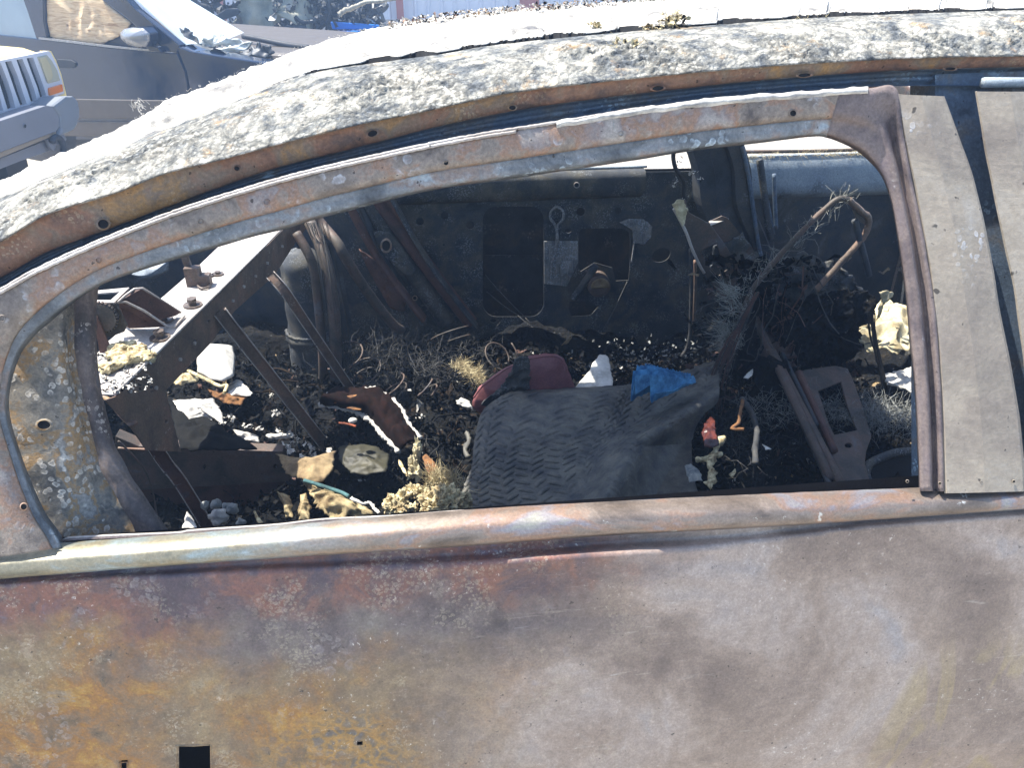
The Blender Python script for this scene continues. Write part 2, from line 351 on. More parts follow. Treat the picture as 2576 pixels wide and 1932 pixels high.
def resample(L, n):
    L = [Vector(p) for p in L]; d = [0]
    m = len(L)
    for i in range(m): d.append(d[-1]+(L[(i+1) % m]-L[i]).length)
    out = []; j = 0
    for k in range(n):
        t = d[-1]*k/n
        while d[j+1] < t: j += 1
        out.append(L[j].lerp(L[(j+1) % m], (t-d[j])/max(d[j+1]-d[j], 1e-9)))
    return out
def crumple(name, loop, mat, parent=None, rings=10, n=64, amp=.006, sc=30, dome=0, thick=.0015, edge=.3, dirn=None, seed=0, **k):
    """a bent sheet inside a closed outline, folded by noise"""
    L = resample(loop, n); c = sum(L, Vector((0, 0, 0)))/n; so = Vector((seed*3.1, seed*1.7, 0))
    nr = Vector((0, 0, 0))
    for i, p in enumerate(L): nr += (p-c).cross(L[(i+1) % n]-c)
    nr.normalize()
    if nr.dot(CAM-c) < 0: nr.negate()
    if dirn: nr = Vector(dirn).normalized()
    rows = []
    for r in range(rings+1):
        t = r/rings if r else .001; row = []
        for p in L:
            q = c.lerp(p, t); wt = edge+(1-edge)*(1-t*t)
            d = (1-2*abs(noise.noise(q*sc+so)))*amp+noise.noise(q*sc*2.7+so)*amp*.5
            q = q+nr*(d*wt+dome*(1-t*t))
            if t > .6: q = q+(p-c).normalized()*noise.noise(q*sc*4+so)*amp*.7
            row.append(q)
        rows.append(row)
    me = grid_mesh(name, rows, closed=True); o = link(name, me, mat, parent, smooth=True, **k)
    s = o.modifiers.new('solid', 'SOLIDIFY'); s.thickness = thick; return o
def fibres(acc, c, n, ln, r=.0006, spread=(.02, .02, .02), dirn=(0, 0, 0), curl=.4, mi=0, seg=3):
    for _ in range(n):
        p = Vector(c)+Vector([random.gauss(0, s) for s in spread])
        d = (Vector([random.gauss(0, 1) for _ in range(3)])+Vector(dirn)*2).normalized(); L = ln*random.uniform(.4, 1.3)
        P = [p]
        for i in range(seg):
            d = (d+Vector([random.gauss(0, curl) for _ in range(3)])).normalized(); P.append(P[-1]+d*L/seg)
        acc.add(*tube_data(P, lambda t: r*(1-.6*t), 3, cap=False), mi)
def shard(acc, c, s, mi=0, flat=.6):
    """one curled flake"""
    c = Vector(c); a = random.uniform(0, 6.28); Q = Matrix.Rotation(a, 3, 'Z')@Matrix.Rotation(random.gauss(0, flat), 3, 'X')@Matrix.Rotation(random.gauss(0, flat), 3, 'Y')
    n = 4; l = s*random.uniform(.6, 1.5); wd = s*random.uniform(.25, .8); b = random.uniform(-.5, .7)*s; vs = []; fs = []
    for i in range(n):
        t = i/(n-1)-.5
        for j in (-.5, .5):
            q = Vector((t*l, j*wd*random.uniform(.4, 1.2), b*(t*t*4-.5)+random.gauss(0, .08)*s)); vs.append(c+Q@q)
    for i in range(n-1): fs.append((i*2, i*2+1, i*2+3, i*2+2))
    acc.add(vs, fs, mi)

# ------------------------------------------------------------------ ground
def ground():
    m = M('pale gravel lot'); c = m.ramp(m.noise(3, 8, .65), [(.3, '#a39a8c'), (.6, '#bdb5a8')])
    v = m.vor(60); c = m.mix(.5, c, m.ramp(v, [(.1, .7), (.6, .3)]), 'OVERLAY')
    b = m.bump(v, .6, .02); m.fin(c, .95, 0, b, .2)
    rows = [[Vector((-90+180*i/60, -60+180*j/60, -.15)) for i in range(61)] for j in range(61)]
    rows = [[p+Vector((0, 0, nz(p, .15, .03)-.01)) for p in r] for r in rows]
    return link('ground', grid_mesh('ground', rows), m.m, kind='structure')
ground()
GZ = -.15

# ================================================================== THE BURNT CAR
car = thing('burnt_car', 'burnt out hatchback shell, rusty brown and white with ash, rear door window gone', 'car', (.1, .85, GZ))

# roof ------------------------------------------------------------
L0 = V((-60,545),(0,520),(100,462),(250,415),(350,375),(470,345),(640,300),(800,262),(873,248),(1000,220),(1106,198),(1374,167),(1677,140),(1961,124),(2212,119),(2300,117))
SIL = [(-80,500),(0,452),(181,366),(271,330),(344,292),(430,240),(497,217),(565,190),(655,156),(768,111),(950,63),(1107,36),(1288,18),(1513,0),(1800,-25),(2200,-55),(2700,-85)]
DIT = [(-80,530),(181,420),(430,318),(600,250),(780,185),(1000,150),(1107,136),(1242,113),(1559,81),(1800,62),(2085,42),(2576,24),(2700,20)]
def roof():
    xs = [-80+5*i for i in range(557)]
    N1, N2 = 44, 26
    cols = []; headx = .0
    for x in xs:
        a = pU(x, interp(L0, x), .018); col = []
        yd = a.y+.145; hole = max(0, min(1, (x-640)/250))
        d = pY(x, interp(DIT, x), yd)
        for i in range(N1):
            t = i/(N1-1); p = a.lerp(d, t)
            bulge = .016*math.sin(math.pi*min(1, t))*(1-.35*t)
            out = Vector((0, -.75, .66))
            q = Vector(p)*1
            crust = max(0, 1-abs(t-.42)/.62)*(.55+.9*noise.noise(q*9+Vector((3,0,0))))
            crust = max(.12, min(1.2, crust*1.5))
            f = (1-noise.voronoi((q+Vector((noise.noise(q*50),noise.noise(q*50+Vector((9,0,0))),0))*.006)*(110+60*noise.noise(q*4)))[0][0]*1.3)*.0036+noise.noise(q*330)*.0016+noise.noise(q*70)*.004
            if t < .06: f *= t/.06
            col.append(p+out*(bulge+f*crust*1.15))
        gw = (.2+.8*max(0, min(1, noise.noise(Vector((x*.011, 4, 1)))*2.4+.35+.5*noise.noise(Vector((x*.07, 2, 1))))))*hole*min(1, max(.0, (x-700)/400)+.15)
        for (dy, dz) in ((.004, -.012*hole), (.022*gw+.004, -.014*hole), (.036*gw+.006, .001)): col.append(d+Vector((0, dy, dz+.001)))
        # from the ditch to the visible crown
        wide = max(0, min(1, (x-420)/450)); ys = yd+.07+.20*wide
        s = pY(x, interp(SIL, x), ys)
        for i in range(1, N2):
            t = i/(N2-1); p = (d+Vector((0, .036*gw+.006, 0))).lerp(s, t); q = Vector(p)
            p = p+Vector((0, -.1, 1))*(.008*math.sin(math.pi*t)+noise.noise(q*60)*.0022+noise.noise(q*170)*.0016-.004)
            if abs(t-.999) < .12: p = p+Vector((0, 0, max(0, noise.noise(q*90))*.004))
            col.append(p)
        # beyond the crown: over to the far rail, only from the rear header forwards
        e = col[-1]
        full = max(0, min(1, (e.x+.32)/.16))
        far_y = ys+.05+(1.50-ys-.05)*full; far_z = e.z-.02-.09*full
        for i in range(1, 15):
            t = i/14; y = e.y+(far_y-e.y)*t
            z = e.z+(far_z-e.z)*(t**1.3)-.02*math.sin(math.pi*t)*full-.012*(t > .05)
            p = Vector((e.x, y, z)); p.z += noise.noise(p*40)*.002; col.append(p)
        cols.append(col)
    nc = len(cols[0])
    rows = [[cols[i][j] for i in range(len(cols))] for j in range(nc)]
    a = N1+1
    s1 = link('roof_rail_side', grid_mesh('roof_rail_side', rows[:N1]), crust_m, car, smooth=True)
    cut = [i for i, x in enumerate(xs) if x > 760][0]
    link('roof_joint', grid_mesh('roof_joint', [r[cut:] for r in rows[N1-1:N1+3]]), hole_m, car)
    link('joint_filler', grid_mesh('joint_filler', [r[:cut+1] for r in rows[N1-1:N1+3]]), roof_m, car, smooth=True)
    RP = rows[N1+2:]; tg = [(pY(1480,930,1.1),.055),(pZ(1850,1120,.5),.075),(pZ(1900,1190,.5),.05),(pY(2250,850,1.15),.17),(pZ(2280,1000,.47),.08),(pY(1800,560,1.2),.05),(pY(1710,520,1.2),.035),(pY(2170,520,1.05),.03)]
    tg = [(t+SUN*((1.34-t.z)/SUN.z), r) for t, r in tg]  # unseen roof holes added along sun rays to light chosen pieces below
    def sun_gap(i, j):
        p = RP[i][j]
        if p.y < .62: return False
        return any((Vector((p.x-c.x, p.y-c.y))).length < r*(1+.35*noise.noise(p*25)) for c, r in tg)
    s2 = link('roof_panel', grid_mesh('roof_panel', RP, skip=sun_gap), roof_m, car, smooth=True)
    s1.name = 'roof_side'; 
    for s in (s1, s2):
        md = s.modifiers.new('solid', 'SOLIDIFY'); md.thickness = .0016; md.offset = -1
    return s1, s2
roof_side, roof_panel = roof()
def roof_lumps():
    # lumps of charred headlining and curled flakes lying on the roof
    a = Acc()
    for (x, y, Y, s) in ((1690,52,.36,.022),(1705,40,.37,.014),(1640,70,.35,.012),(2000,70,.35,.02),(2060,62,.36,.018),(1560,130,.27,.014),(1580,118,.27,.02),(1545,142,.26,.012),(1480,150,.26,.01),(1500,60,.4,.012),(1920,74,.35,.01)):
        c = pY(x, y, Y)
        for _ in range(26): shard(a, c+Vector([random.gauss(0, s*.35), random.gauss(0, s*.3), random.gauss(.0, s*.2)]), s*.5, random.choice((0, 0, 1)))
        fibres(a, c, 30, s*.8, .0004, (s*.5, s*.3, s*.2), (0, 0, .4), mi=0)
    return a.out('roof_debris', [foam_m, char_m], car, stuff=True)
roof_lumps()
def edge_flakes():
    a = Acc()
    for _ in range(2200):
        x = random.choice((random.uniform(970, 1900), random.uniform(970, 2600))); t = random.random()**.6*.9
        y = interp(SIL, x)*(1-t*.3)+interp(DIT, x)*t*.3
        if random.random() < .75 and 960 < x < 1500: y = interp(SIL, x)+random.uniform(-2, 22)
        yy = pU(x, interp(L0, x), .018).y+.145+.27*(1-t*.3)
        c = pY(x, y, yy); shard(a, c+Vector((0,0,.0015)), random.uniform(.0025, .007), random.choice((0, 1, 1, 2)), .35)
    for _ in range(120):
        x = random.uniform(330, 960); c = pY(x, interp(SIL, x)+random.uniform(-1, 6), pU(x, interp(L0, x), .018).y+.145+.07+.2*max(0, min(1, (x-420)/450)))
        shard(a, c, random.uniform(.001, .0028), 1, .6)
    fibres(a, pY(352, 268, .40), 40, .008, .0004, (.005, .004, .003), (-.3, 0, .8), mi=1)
    return a.out('roof_flakes', [char_m, ash_m, rail_m], car, stuff=True)
edge_flakes()

# rail bands under the roof edge ----------------------------------
L1 = V((-60,625),(0,600),(100,545),(220,500),(350,450),(500,395),(601,361),(757,322),(950,272),(1145,233),(1377,202),(1677,170),(1961,151),(2212,144),(2300,142))
L3 = [(-100,780),(0,733),(93,681),(233,617),(408,547),(582,489),(745,442),(932,398),(1165,349),(1397,312),(1630,274),(1863,248),(2178,225),(2259,222),(2420,222),(2700,222)]
def band(name, mat, A, B, prof, x0=-70, x1=2660, step=9, sub=5, jit=.0, parent=car, k=.42, **kw):
    xs = [x0+step*i for i in range(int((x1-x0)/step)+1)]; rows = []
    for (t, d) in prof:
        row = []
        for x in xs:
            ya, yb = (A(x) if callable(A) else interp(A, x)), (B(x) if callable(B) else interp(B, x))
            p = pU(x, ya+(yb-ya)*t, d, k); 
            if jit: p = p+Vector((0, 1, 0))*noise.noise(p*60)*jit
            row.append(p)
        rows.append(row)
    return link(name, grid_mesh(name, rows), mat, parent, smooth=True, **kw)
rail = band('roof_rail', rail_m, L0, L1, [(0,.018),(.05,.026),(.3,.030),(.6,.034),(.9,.038),(1,.045)], jit=.002)
chan = band('drip_channel', chan_m, L1, lambda x: interp(L3, x)-7-max(0, min(1,(x-1300)/800))*0, [(0,.045),(.12,.062),(.35,.066),(.42,.060),(.55,.058),(.72,.062),(.9,.07),(1,.045),(1.02,.044)], jit=.0015)
# the pinch-weld flange with its spot-weld beads: two thin bright lips
for off, dd, nm in ((-4, -.002, 'weld_flange'), (3, -.004, 'seal_lip')):
    P = [pU(x, interp(L3, x)+off, dd+.0006*math.sin(x*.9)) for x in range(-60, 1640 if off < 0 else 1300, 7)]
    tube(nm, P, lambda t: .0019, shelf_m, car, 6, 0, jit=.25)
# holes in the rail
def hole(name, x, y, rx, ry, d, parent, k=.42, rim=frame_m, rot=0, deep=.012, fn=None):
    fn = fn or (lambda a, b, dd: pU(a, b, dd, k))
    n = 18; a = Acc(); o = circ(x, y, rx*1.35, ry*1.35, n, rot); i = circ(x, y, rx, ry, n, rot)
    r0 = [fn(p[0], p[1], d-.0008) for p in o]; r1 = [fn(p[0], p[1], d-.0022) for p in i]; r2 = [p+Vector((0, 0, 0)) for p in [fn(q[0], q[1], d+.0000) for q in circ(x, y, rx*.92, ry*.92, n, rot)]]
    vs = r0+r1+r2; fs = [(j, (j+1) % n, n+(j+1) % n, n+j) for j in range(n)]+[(n+j, n+(j+1) % n, 2*n+(j+1) % n, 2*n+j) for j in range(n)]
    a.add(vs, fs, 0); a.add([p-Vector((0, .0006, 0)) for p in r2], [tuple(range(n))], 1)
    return a.out(name, [rim, hole_m], parent)
for (x, y, rx, ry) in V2 if False else []: pass
for (x, y, rx, ry, r_) in ((260,563,14,12,.1),(596,423,7,6,0),(937,335,13,8,-.3),(1289,270,9,6,0),(1655,221,15,6,-.1),(2023,188,16,5,-.05),(2390,172,14,4,0)):
    d = .030 if x > 500 else .034
    hole('rail_hole', x, y, rx, ry, d, car, rim=rail_m, rot=r_)

# rear door -------------------------------------------------------
BT = [(-120,1397),(0,1386),(466,1351),(1165,1293),(1747,1260),(2373,1232),(2576,1225),(2750,1219)]
BB = [(-120,1466),(0,1456),(582,1411),(1165,1374),(1514,1348),(1980,1322),(2576,1281),(2750,1270)]
KD = .13
def dpt(x, y, d=0): return pU(x, y, d, KD)
HOLES = [(448,1880,528,1990),(302,1922,318,1990),(898,1868,912,1880)]
HT = [((h[1]-interp(BB, (h[0]+h[2])/2))/430, (h[3]-interp(BB, (h[0]+h[2])/2))/430) for h in HOLES]
def doorskin():
    xs = sorted(set([-130+6*i for i in range(475)]+[h[i] for h in HOLES for i in (0, 2)]))
    ys = []; 
    ts = sorted([0, .012, .03, .045, .06, .08, .1]+[.13+.0125*i for i in range(0, 100)]+[t for h in HT for t in h])
    rows = []; meta = []
    for t in ts:
        row = []; mrow = []
        for x in xs:
            b = interp(BB, x)
            y = b+t*430
            # recess under the moulding, then the shoulder
            g = 14+30*max(0, min(1, (x-100)/1100))*max(0, 1-max(0, (x-1750))/420)
            yy = (y-b)
            hl = .012*max(0, min(1, (x-1000)/350))*max(0, min(1, (1900-x)/300))
            if yy < g*.5: d = .010
            elif yy < g: d = .010-(.012+hl*1.1)*((yy-g*.5)/(g*.5))
            else:
                u = (yy-g)/500; d = -.002-hl*1.1*max(0, 1-(yy-g)/160)-.030*math.sin(min(u, 1.7)*1.15)*(.9)+.0
            p = dpt(x, y, d)
            q = p*1.0
            wv = noise.noise(q*2.3+Vector((4,4,4)))*.006+noise.noise(q*6)*.0022+noise.noise(q*22)*.0005
            fade = max(0, min(1, (yy-g)/60))
            # oval recess round the handle mount
            ex = (x-855)/92; ey = (y-1884+.03*(x-855))/38; r = math.hypot(ex, ey)
            rec = .003*max(0, 1-abs(r-1)*5)
            ex = (x-545); 
            p = p+Vector((0, 1, 0))*(wv*fade+rec)
            row.append(p); mrow.append((x, y))
        rows.append(row); meta.append(mrow)
    # continue down to the sill
    last = rows[-1]
    for dz, dy in ((-.06, .0), (-.14, .012), (-.22, .03), (-.30, .07)):
        rows.append([Vector((p.x, p.y+dy, p.z+dz)) for p in last])
    def skip(i, j):
        if i >= len(meta)-1: return False
        x = (meta[i][j][0]+meta[i][j+1][0])/2; t = (ts[i]+ts[i+1])/2
        return any(h[0] < x < h[2] and q[0] < t < q[1] for h, q in zip(HOLES, HT))
    # the door stays a door: the vertical shuts are past the picture edges
    me = grid_mesh('rear_door', rows, skip=skip); o = link('rear_door', me, door_m, car, smooth=True)
    s = o.modifiers.new('solid', 'SOLIDIFY'); s.thickness = .0018; s.offset = -1 if False else 1
    return o
door = doorskin()
for h in HOLES:
    w_ = 4 if h[2]-h[0] > 40 else 2
    L = [(h[0]-w_, h[3]), (h[0]-w_, h[1]-w_), ((h[0]+h[2])/2, h[1]-w_-1), (h[2]+w_, h[1]-w_-2), (h[2]+w_, h[3])]
    tube('hole_rim', [dpt(x, y, -.030*math.sin(min((y-interp(BB, x)-40)/500, 1.7)*1.15)*.9+.0005) for x, y in L], .0016 if w_ > 3 else .0008, belt_m if False else door_m, door, 6, 0, jit=.3)
xs_b = (-130, 2720)
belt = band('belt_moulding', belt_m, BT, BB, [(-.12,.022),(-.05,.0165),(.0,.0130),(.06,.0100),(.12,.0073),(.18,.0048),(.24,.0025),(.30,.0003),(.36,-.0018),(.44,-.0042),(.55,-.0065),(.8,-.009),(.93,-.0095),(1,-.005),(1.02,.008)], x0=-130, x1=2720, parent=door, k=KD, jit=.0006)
# inner flange of the door behind the belt
SILL = [(150,1378),(160,1360),(185,1354),(455,1342),(470,1338),(700,1322),(810,1309),(1000,1300),(1170,1287),(1180,1290),(1600,1263),(2050,1243),(2318,1232)]
def flange():
    rows = []
    xs = [150+8*i for i in range(272)]
    for (t, d, dz) in ((0,.028,0),(0.02,.034,.0),(1,.036,0),(1.2,.06,0),(4,.075,0)):
        rows.append([dpt(x, interp(SILL, x)*(1-min(t,1))+(interp(BT, x)-5)*min(t, 1)+(t-1)*26*(t > 1), d) for x in xs])
    f = link('inner_flange', grid_mesh('inner_flange', rows), frameR_m, door, smooth=False)
    s = f.modifiers.new('solid', 'SOLIDIFY'); s.thickness = .0025
    P = [dpt(x, interp(SILL, x)-1, .030) for x in range(160, 1175, 12)]
    tube('flange_lip', P, .0018, shelf_m, door, 6, 0)
    P = [dpt(x, interp(SILL, x)+14, .033) for x in range(165, 460, 12)]
    tube('flange_lip', P, .0012, belt_m, door, 6, 0)
    P = [dpt(x, interp(SILL, x)-2, .032) for x in range(1180, 2300, 12)]
    tube('flange_lip', P, .0014, chan_m, door, 6, 0)
flange()
# door inner panel behind the skin
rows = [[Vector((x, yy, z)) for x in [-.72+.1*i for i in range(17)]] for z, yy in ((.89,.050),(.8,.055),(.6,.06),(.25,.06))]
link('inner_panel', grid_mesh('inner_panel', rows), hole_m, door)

# window frame: ring of (inner, outer) pairs
PAIRS = [((152,1378),(-60,1410)),((135,1345),(-75,1370)),((95,1285),(-90,1300)),((47,1165),(-120,1180)),((12,1048),(-140,1060)),((15,965),(-140,960)),((40,885),(-140,860)),((78,835),(-110,800)),((116,803),(-50,757)),((160,767),(30,716)),((228,721),(135,662)),((295,691),(235,617)),((422,649),(385,556)),((549,611),(520,508)),((633,586),(610,481)),((717,565),(697,455)),((802,539),(782,433)),((886,518),(868,412)),((1025,482),(1008,381)),((1134,460),(1120,357)),((1242,446),(1230,338)),((1423,419),(1412,309)),((1600,392),(1592,281)),((1745,369),(1740,262)),((1897,351),(1893,245)),((2034,335),(2040,235)),((2081,336),(2110,230)),((2142,358),(2190,224)),((2186,387),(2252,224)),((2222,434),(2270,330)),((2247,503),(2290,440)),((2262,589),(2318,575)),((2276,680),(2336,680)),((2287,767),(2350,767)),((2296,872),(2358,872)),((2307,981),(2366,981)),((2314,1125),(2371,1125)),((2318,1236),(2373,1236))]
def ring():
    ip = catmull([Vector((a[0], a[1], 0)) for a, b in PAIRS], 6); op = catmull([Vector((b[0], b[1], 0)) for a, b in PAIRS], 6)
    prof = [(0,.018),(.0,.004),(.03,.0),(.12,-.001),(.3,.0),(.48,.0),(.58,.002),(.64,.008),(.72,.010),(.86,.011),(.97,.0115),(1,.014),(1.0,.030),(1.06,.045)]
    nU = 24*6     # the upper run; past it the section is the stepped upright of the B-pillar side
    sect = []
    for (t, d) in prof: sect.append([])
    for i, (a, b) in enumerate(zip(ip, op)):
        u = max(0, min(1, (i-27*6)/12))          # blend to the upright
        for r, (t, d) in enumerate(prof):
            fL = .30+.70*max(0, min(1, (i-36)/30)); t_ = t if t <= .58 else (1-(1-t)*fL if t <= 1 else t)
            if t == .58: t_ = 1-.42*fL-.0
            x = b.x+(a.x-b.x)*t_; y = b.y+(a.y-b.y)*t_
            dup = [.018,.010,.004,.004,.020,.022,.006,.004,.006,.007,.008,.010,.030,.045][r]
            dd = d*(1-u)+dup*u
            p = pU(x, y, dd); p = p+Vector((0, 1, 0))*noise.noise(p*30)*.0012
            sect[r].append(p)
    cut = 26*6
    o1 = link('window_frame', grid_mesh('window_frame', [r[:cut+1] for r in sect[:8]]), frame_m, door, smooth=True)
    o3 = link('frame_lip', grid_mesh('frame_lip', [r[:cut+1] for r in sect[7:]]), framelip_m, door, smooth=True)
    o2 = link('frame_upright', grid_mesh('frame_upright', [r[cut:] for r in sect]), frameR_m, door, smooth=True)
    for o in (o1, o2, o3): s = o.modifiers.new('solid', 'SOLIDIFY'); s.thickness = .0015
    # top ledge of the frame, ash white to carry the sun on it
    P = [(x, interp(L3, x)) for x in range(1400, 2190, 7)]
    rows = [[pU(x, y+q+4*noise.noise(Vector((x*.02, q*.1, 1))), d) for x, y in P] for q, d in ((-7,.020),(-7,.006),(-4,-.006),(3,-.008),(11,-.002))]
    rows = [[p+Vector((0, 0, noise.noise(p*120)*.0012)) for p in r] for r in rows]
    link('ledge', grid_mesh('ledge', rows), ash_m, door, smooth=True)
ring()
for (x, y, rx, ry) in ((248,655,6,6),(504,557,6,6),(671,508,7,7),(1122,409,6,6),(1562,336,6,6),(1995,284,8,8),(5,800,7,7),(60,1275,8,8)):
    hole('screw_hole', x, y, rx, ry, -.001, door)
# grey applique panels on the B-pillar side and the gap between them
def applique():
    LA = [(1937,203),(1950,280),(1975,400),(2000,540),(2010,600),(2030,800),(2037,960),(2040,1066)]
    RA = [(2040,207),(2070,290),(2105,390),(2135,520),(2155,640),(2180,770),(2200,880),(2212,990),(2215,1062)]
    LB = [(2106,197),(2125,310),(2150,440),(2175,560),(2192,640),(2205,740),(2218,850),(2226,960),(2231,1062)]
    def ev(T, n):
        return [Vector((p[0]*1.16456, p[1]*1.16456, 0)) for p in catmull([Vector((a, b, 0)) for a, b in T], 8)]
    def rs(T, n):
        T = ev(T, n); out = []
        y0, y1 = T[0].y, T[-1].y
        tab = sorted((p.y, p.x) for p in T)
        for i in range(n): y = y0+(y1-y0)*i/(n-1); out.append((interp(tab, min(max(y, y0), y1)), y))
        return out
    def panel(name, A, B, parent, lab=None):
        a, b = rs(A, 50), rs(B, 50); rows = []
        for t, d in ((0,.03),(0,.006),(.03,.003),(.5,-.001),(.97,.003),(1,.006),(1,.03)):
            rows.append([pU(p[0]+(q[0]-p[0])*t, p[1]+(q[1]-p[1])*t, d)+Vector((0, .0015*noise.noise(Vector((t*3, i*.2, 0))), 0)) for i, (p, q) in enumerate(zip(a, b))])
        o = link(name, grid_mesh(name, rows), appl_m, parent, smooth=False); 
        s = o.modifiers.new('solid', 'SOLIDIFY'); s.thickness = .0015
        return o
    panel('pillar_applique', LA, RA, door)
    for q in ((1960,1040),(2030,1044),(2120,1042),(2190,1040)): hole('rivet', q[0]*1.16456, q[1]*1.16456, 3.2, 3.2, .001, door, rim=appl_m)
    fd = None
    rows = []
    for t in [i/60 for i in range(61)]:
        row = []
        for x in [2590+14*i for i in range(90)]: row.append(None)
    # front door: skin continues beyond the picture's right edge
    pts = [dpt(2740, interp(BB, 2740)+430*t, .0) for t in (0, .3, .7, 1.3)]
    rows = [[Vector((p.x+dx, p.y-.012*(1 if i else 0), p.z)) for dx in (0.006, .3, .6, .95)] for i, p in enumerate(pts)]
    rows.append([Vector((p.x, p.y+.05, p.z-.3)) for p in rows[-1]])
    fd = link('front_door', grid_mesh('front_door', rows), door_m, car, smooth=True)
    s = fd.modifiers.new('solid', 'SOLIDIFY'); s.thickness = .002
    b = box('belt_moulding', (1.28, .0, .885), (.95, .02, .06), belt_m, fd, bev=.006)
    RB = [(a+150, b) for a, b in LB]
    panel('pillar_applique', LB, RB, fd)
    # body pillar behind the gap
    P0 = [(2020,160),(2290,150),(2380,1060),(2020,1062)]
    plate('b_pillar', [[pU(a, b, .055) for a, b in V(*P0)]], .05, chan_m, car)
    # top trim piece on the right
    tube('drip_trim', [pU(x, 207, .02) for x in (2472, 2560, 2680)], .006, farbelt_m, fd, 8, 0)
applique()

# body pillar seen through the rear corner of the window (left)
def cpillar():
    E = V((212,610),(208,700),(212,780),(220,850),(232,900),(250,960),(285,1030),(325,1090),(380,1168),(395,1190))
    G = V((165,620),(160,700),(165,780),(178,850),(192,910),(205,960),(225,1030),(262,1090),(300,1168),(312,1190))
    K = V((140,620),(138,700),(140,780),(150,850),(162,910),(170,960),(172,1030),(175,1090),(180,1168),(182,1190))
    L = V((-30,700),(-40,760),(-45,800),(-48,850),(-45,910),(-30,960),(-20,1030),(0,1090),(40,1168),(60,1190))
    def smp(T): return catmull([Vector((a, b, 0)) for a, b in T], 5)
    rows = []; E, G, K, L = map(smp, (E, G, K, L))
    spec = [(L,L,0,.07),(L,K,.35,.062),(L,K,.7,.066),(L,K,.92,.072),(K,K,0,.078),(K,G,.5,.094),(G,G,0,.088),(G,G,0,.078),(G,E,.4,.074),(G,E,.8,.082),(E,E,0,.095),(E,E,0,.125),(E,E,0,.16)]
    for A, B, t, d in spec:
        rows.append([(lambda q: pU(q.x, q.y, d)+Vector((0, 1, 0))*noise.noise(Vector((q.x, q.y, d*90))*.02)*.004)(a.lerp(b, t)) for a, b in zip(A, B)])
    o = link('c_pillar', grid_mesh('c_pillar', rows[:7]), pillar_m, car, smooth=True)
    pf = link('pillar_flange', grid_mesh('pillar_flange', rows[6:]), flange_m, car, smooth=True); s = pf.modifiers.new('solid', 'SOLIDIFY'); s.thickness = .002
    s = o.modifiers.new('solid', 'SOLIDIFY'); s.thickness = .002
    hole('pillar_hole', *V((95, 918))[0], 17, 12, .064, car, rim=pillar_m)
cpillar()

# ------------------------------------------------------------------ interior shell of the car
floor_rows = [[Vector((-1.15+.1*i, .06+.1*j, .27+.01*math.sin(i*2.1))) for i in range(30)] for j in range(16)]
link('floor_pan', grid_mesh('floor_pan', floor_rows), soot_m, car)
def wall(name, x0, x1, z0, z1, Y, m, holes=(), th=.02): 
    L = [Vector((x0, Y, z0)), Vector((x1, Y, z0)), Vector((x1, Y, z1)), Vector((x0, Y, z1))]
    return plate(name, [L], th, m, car)
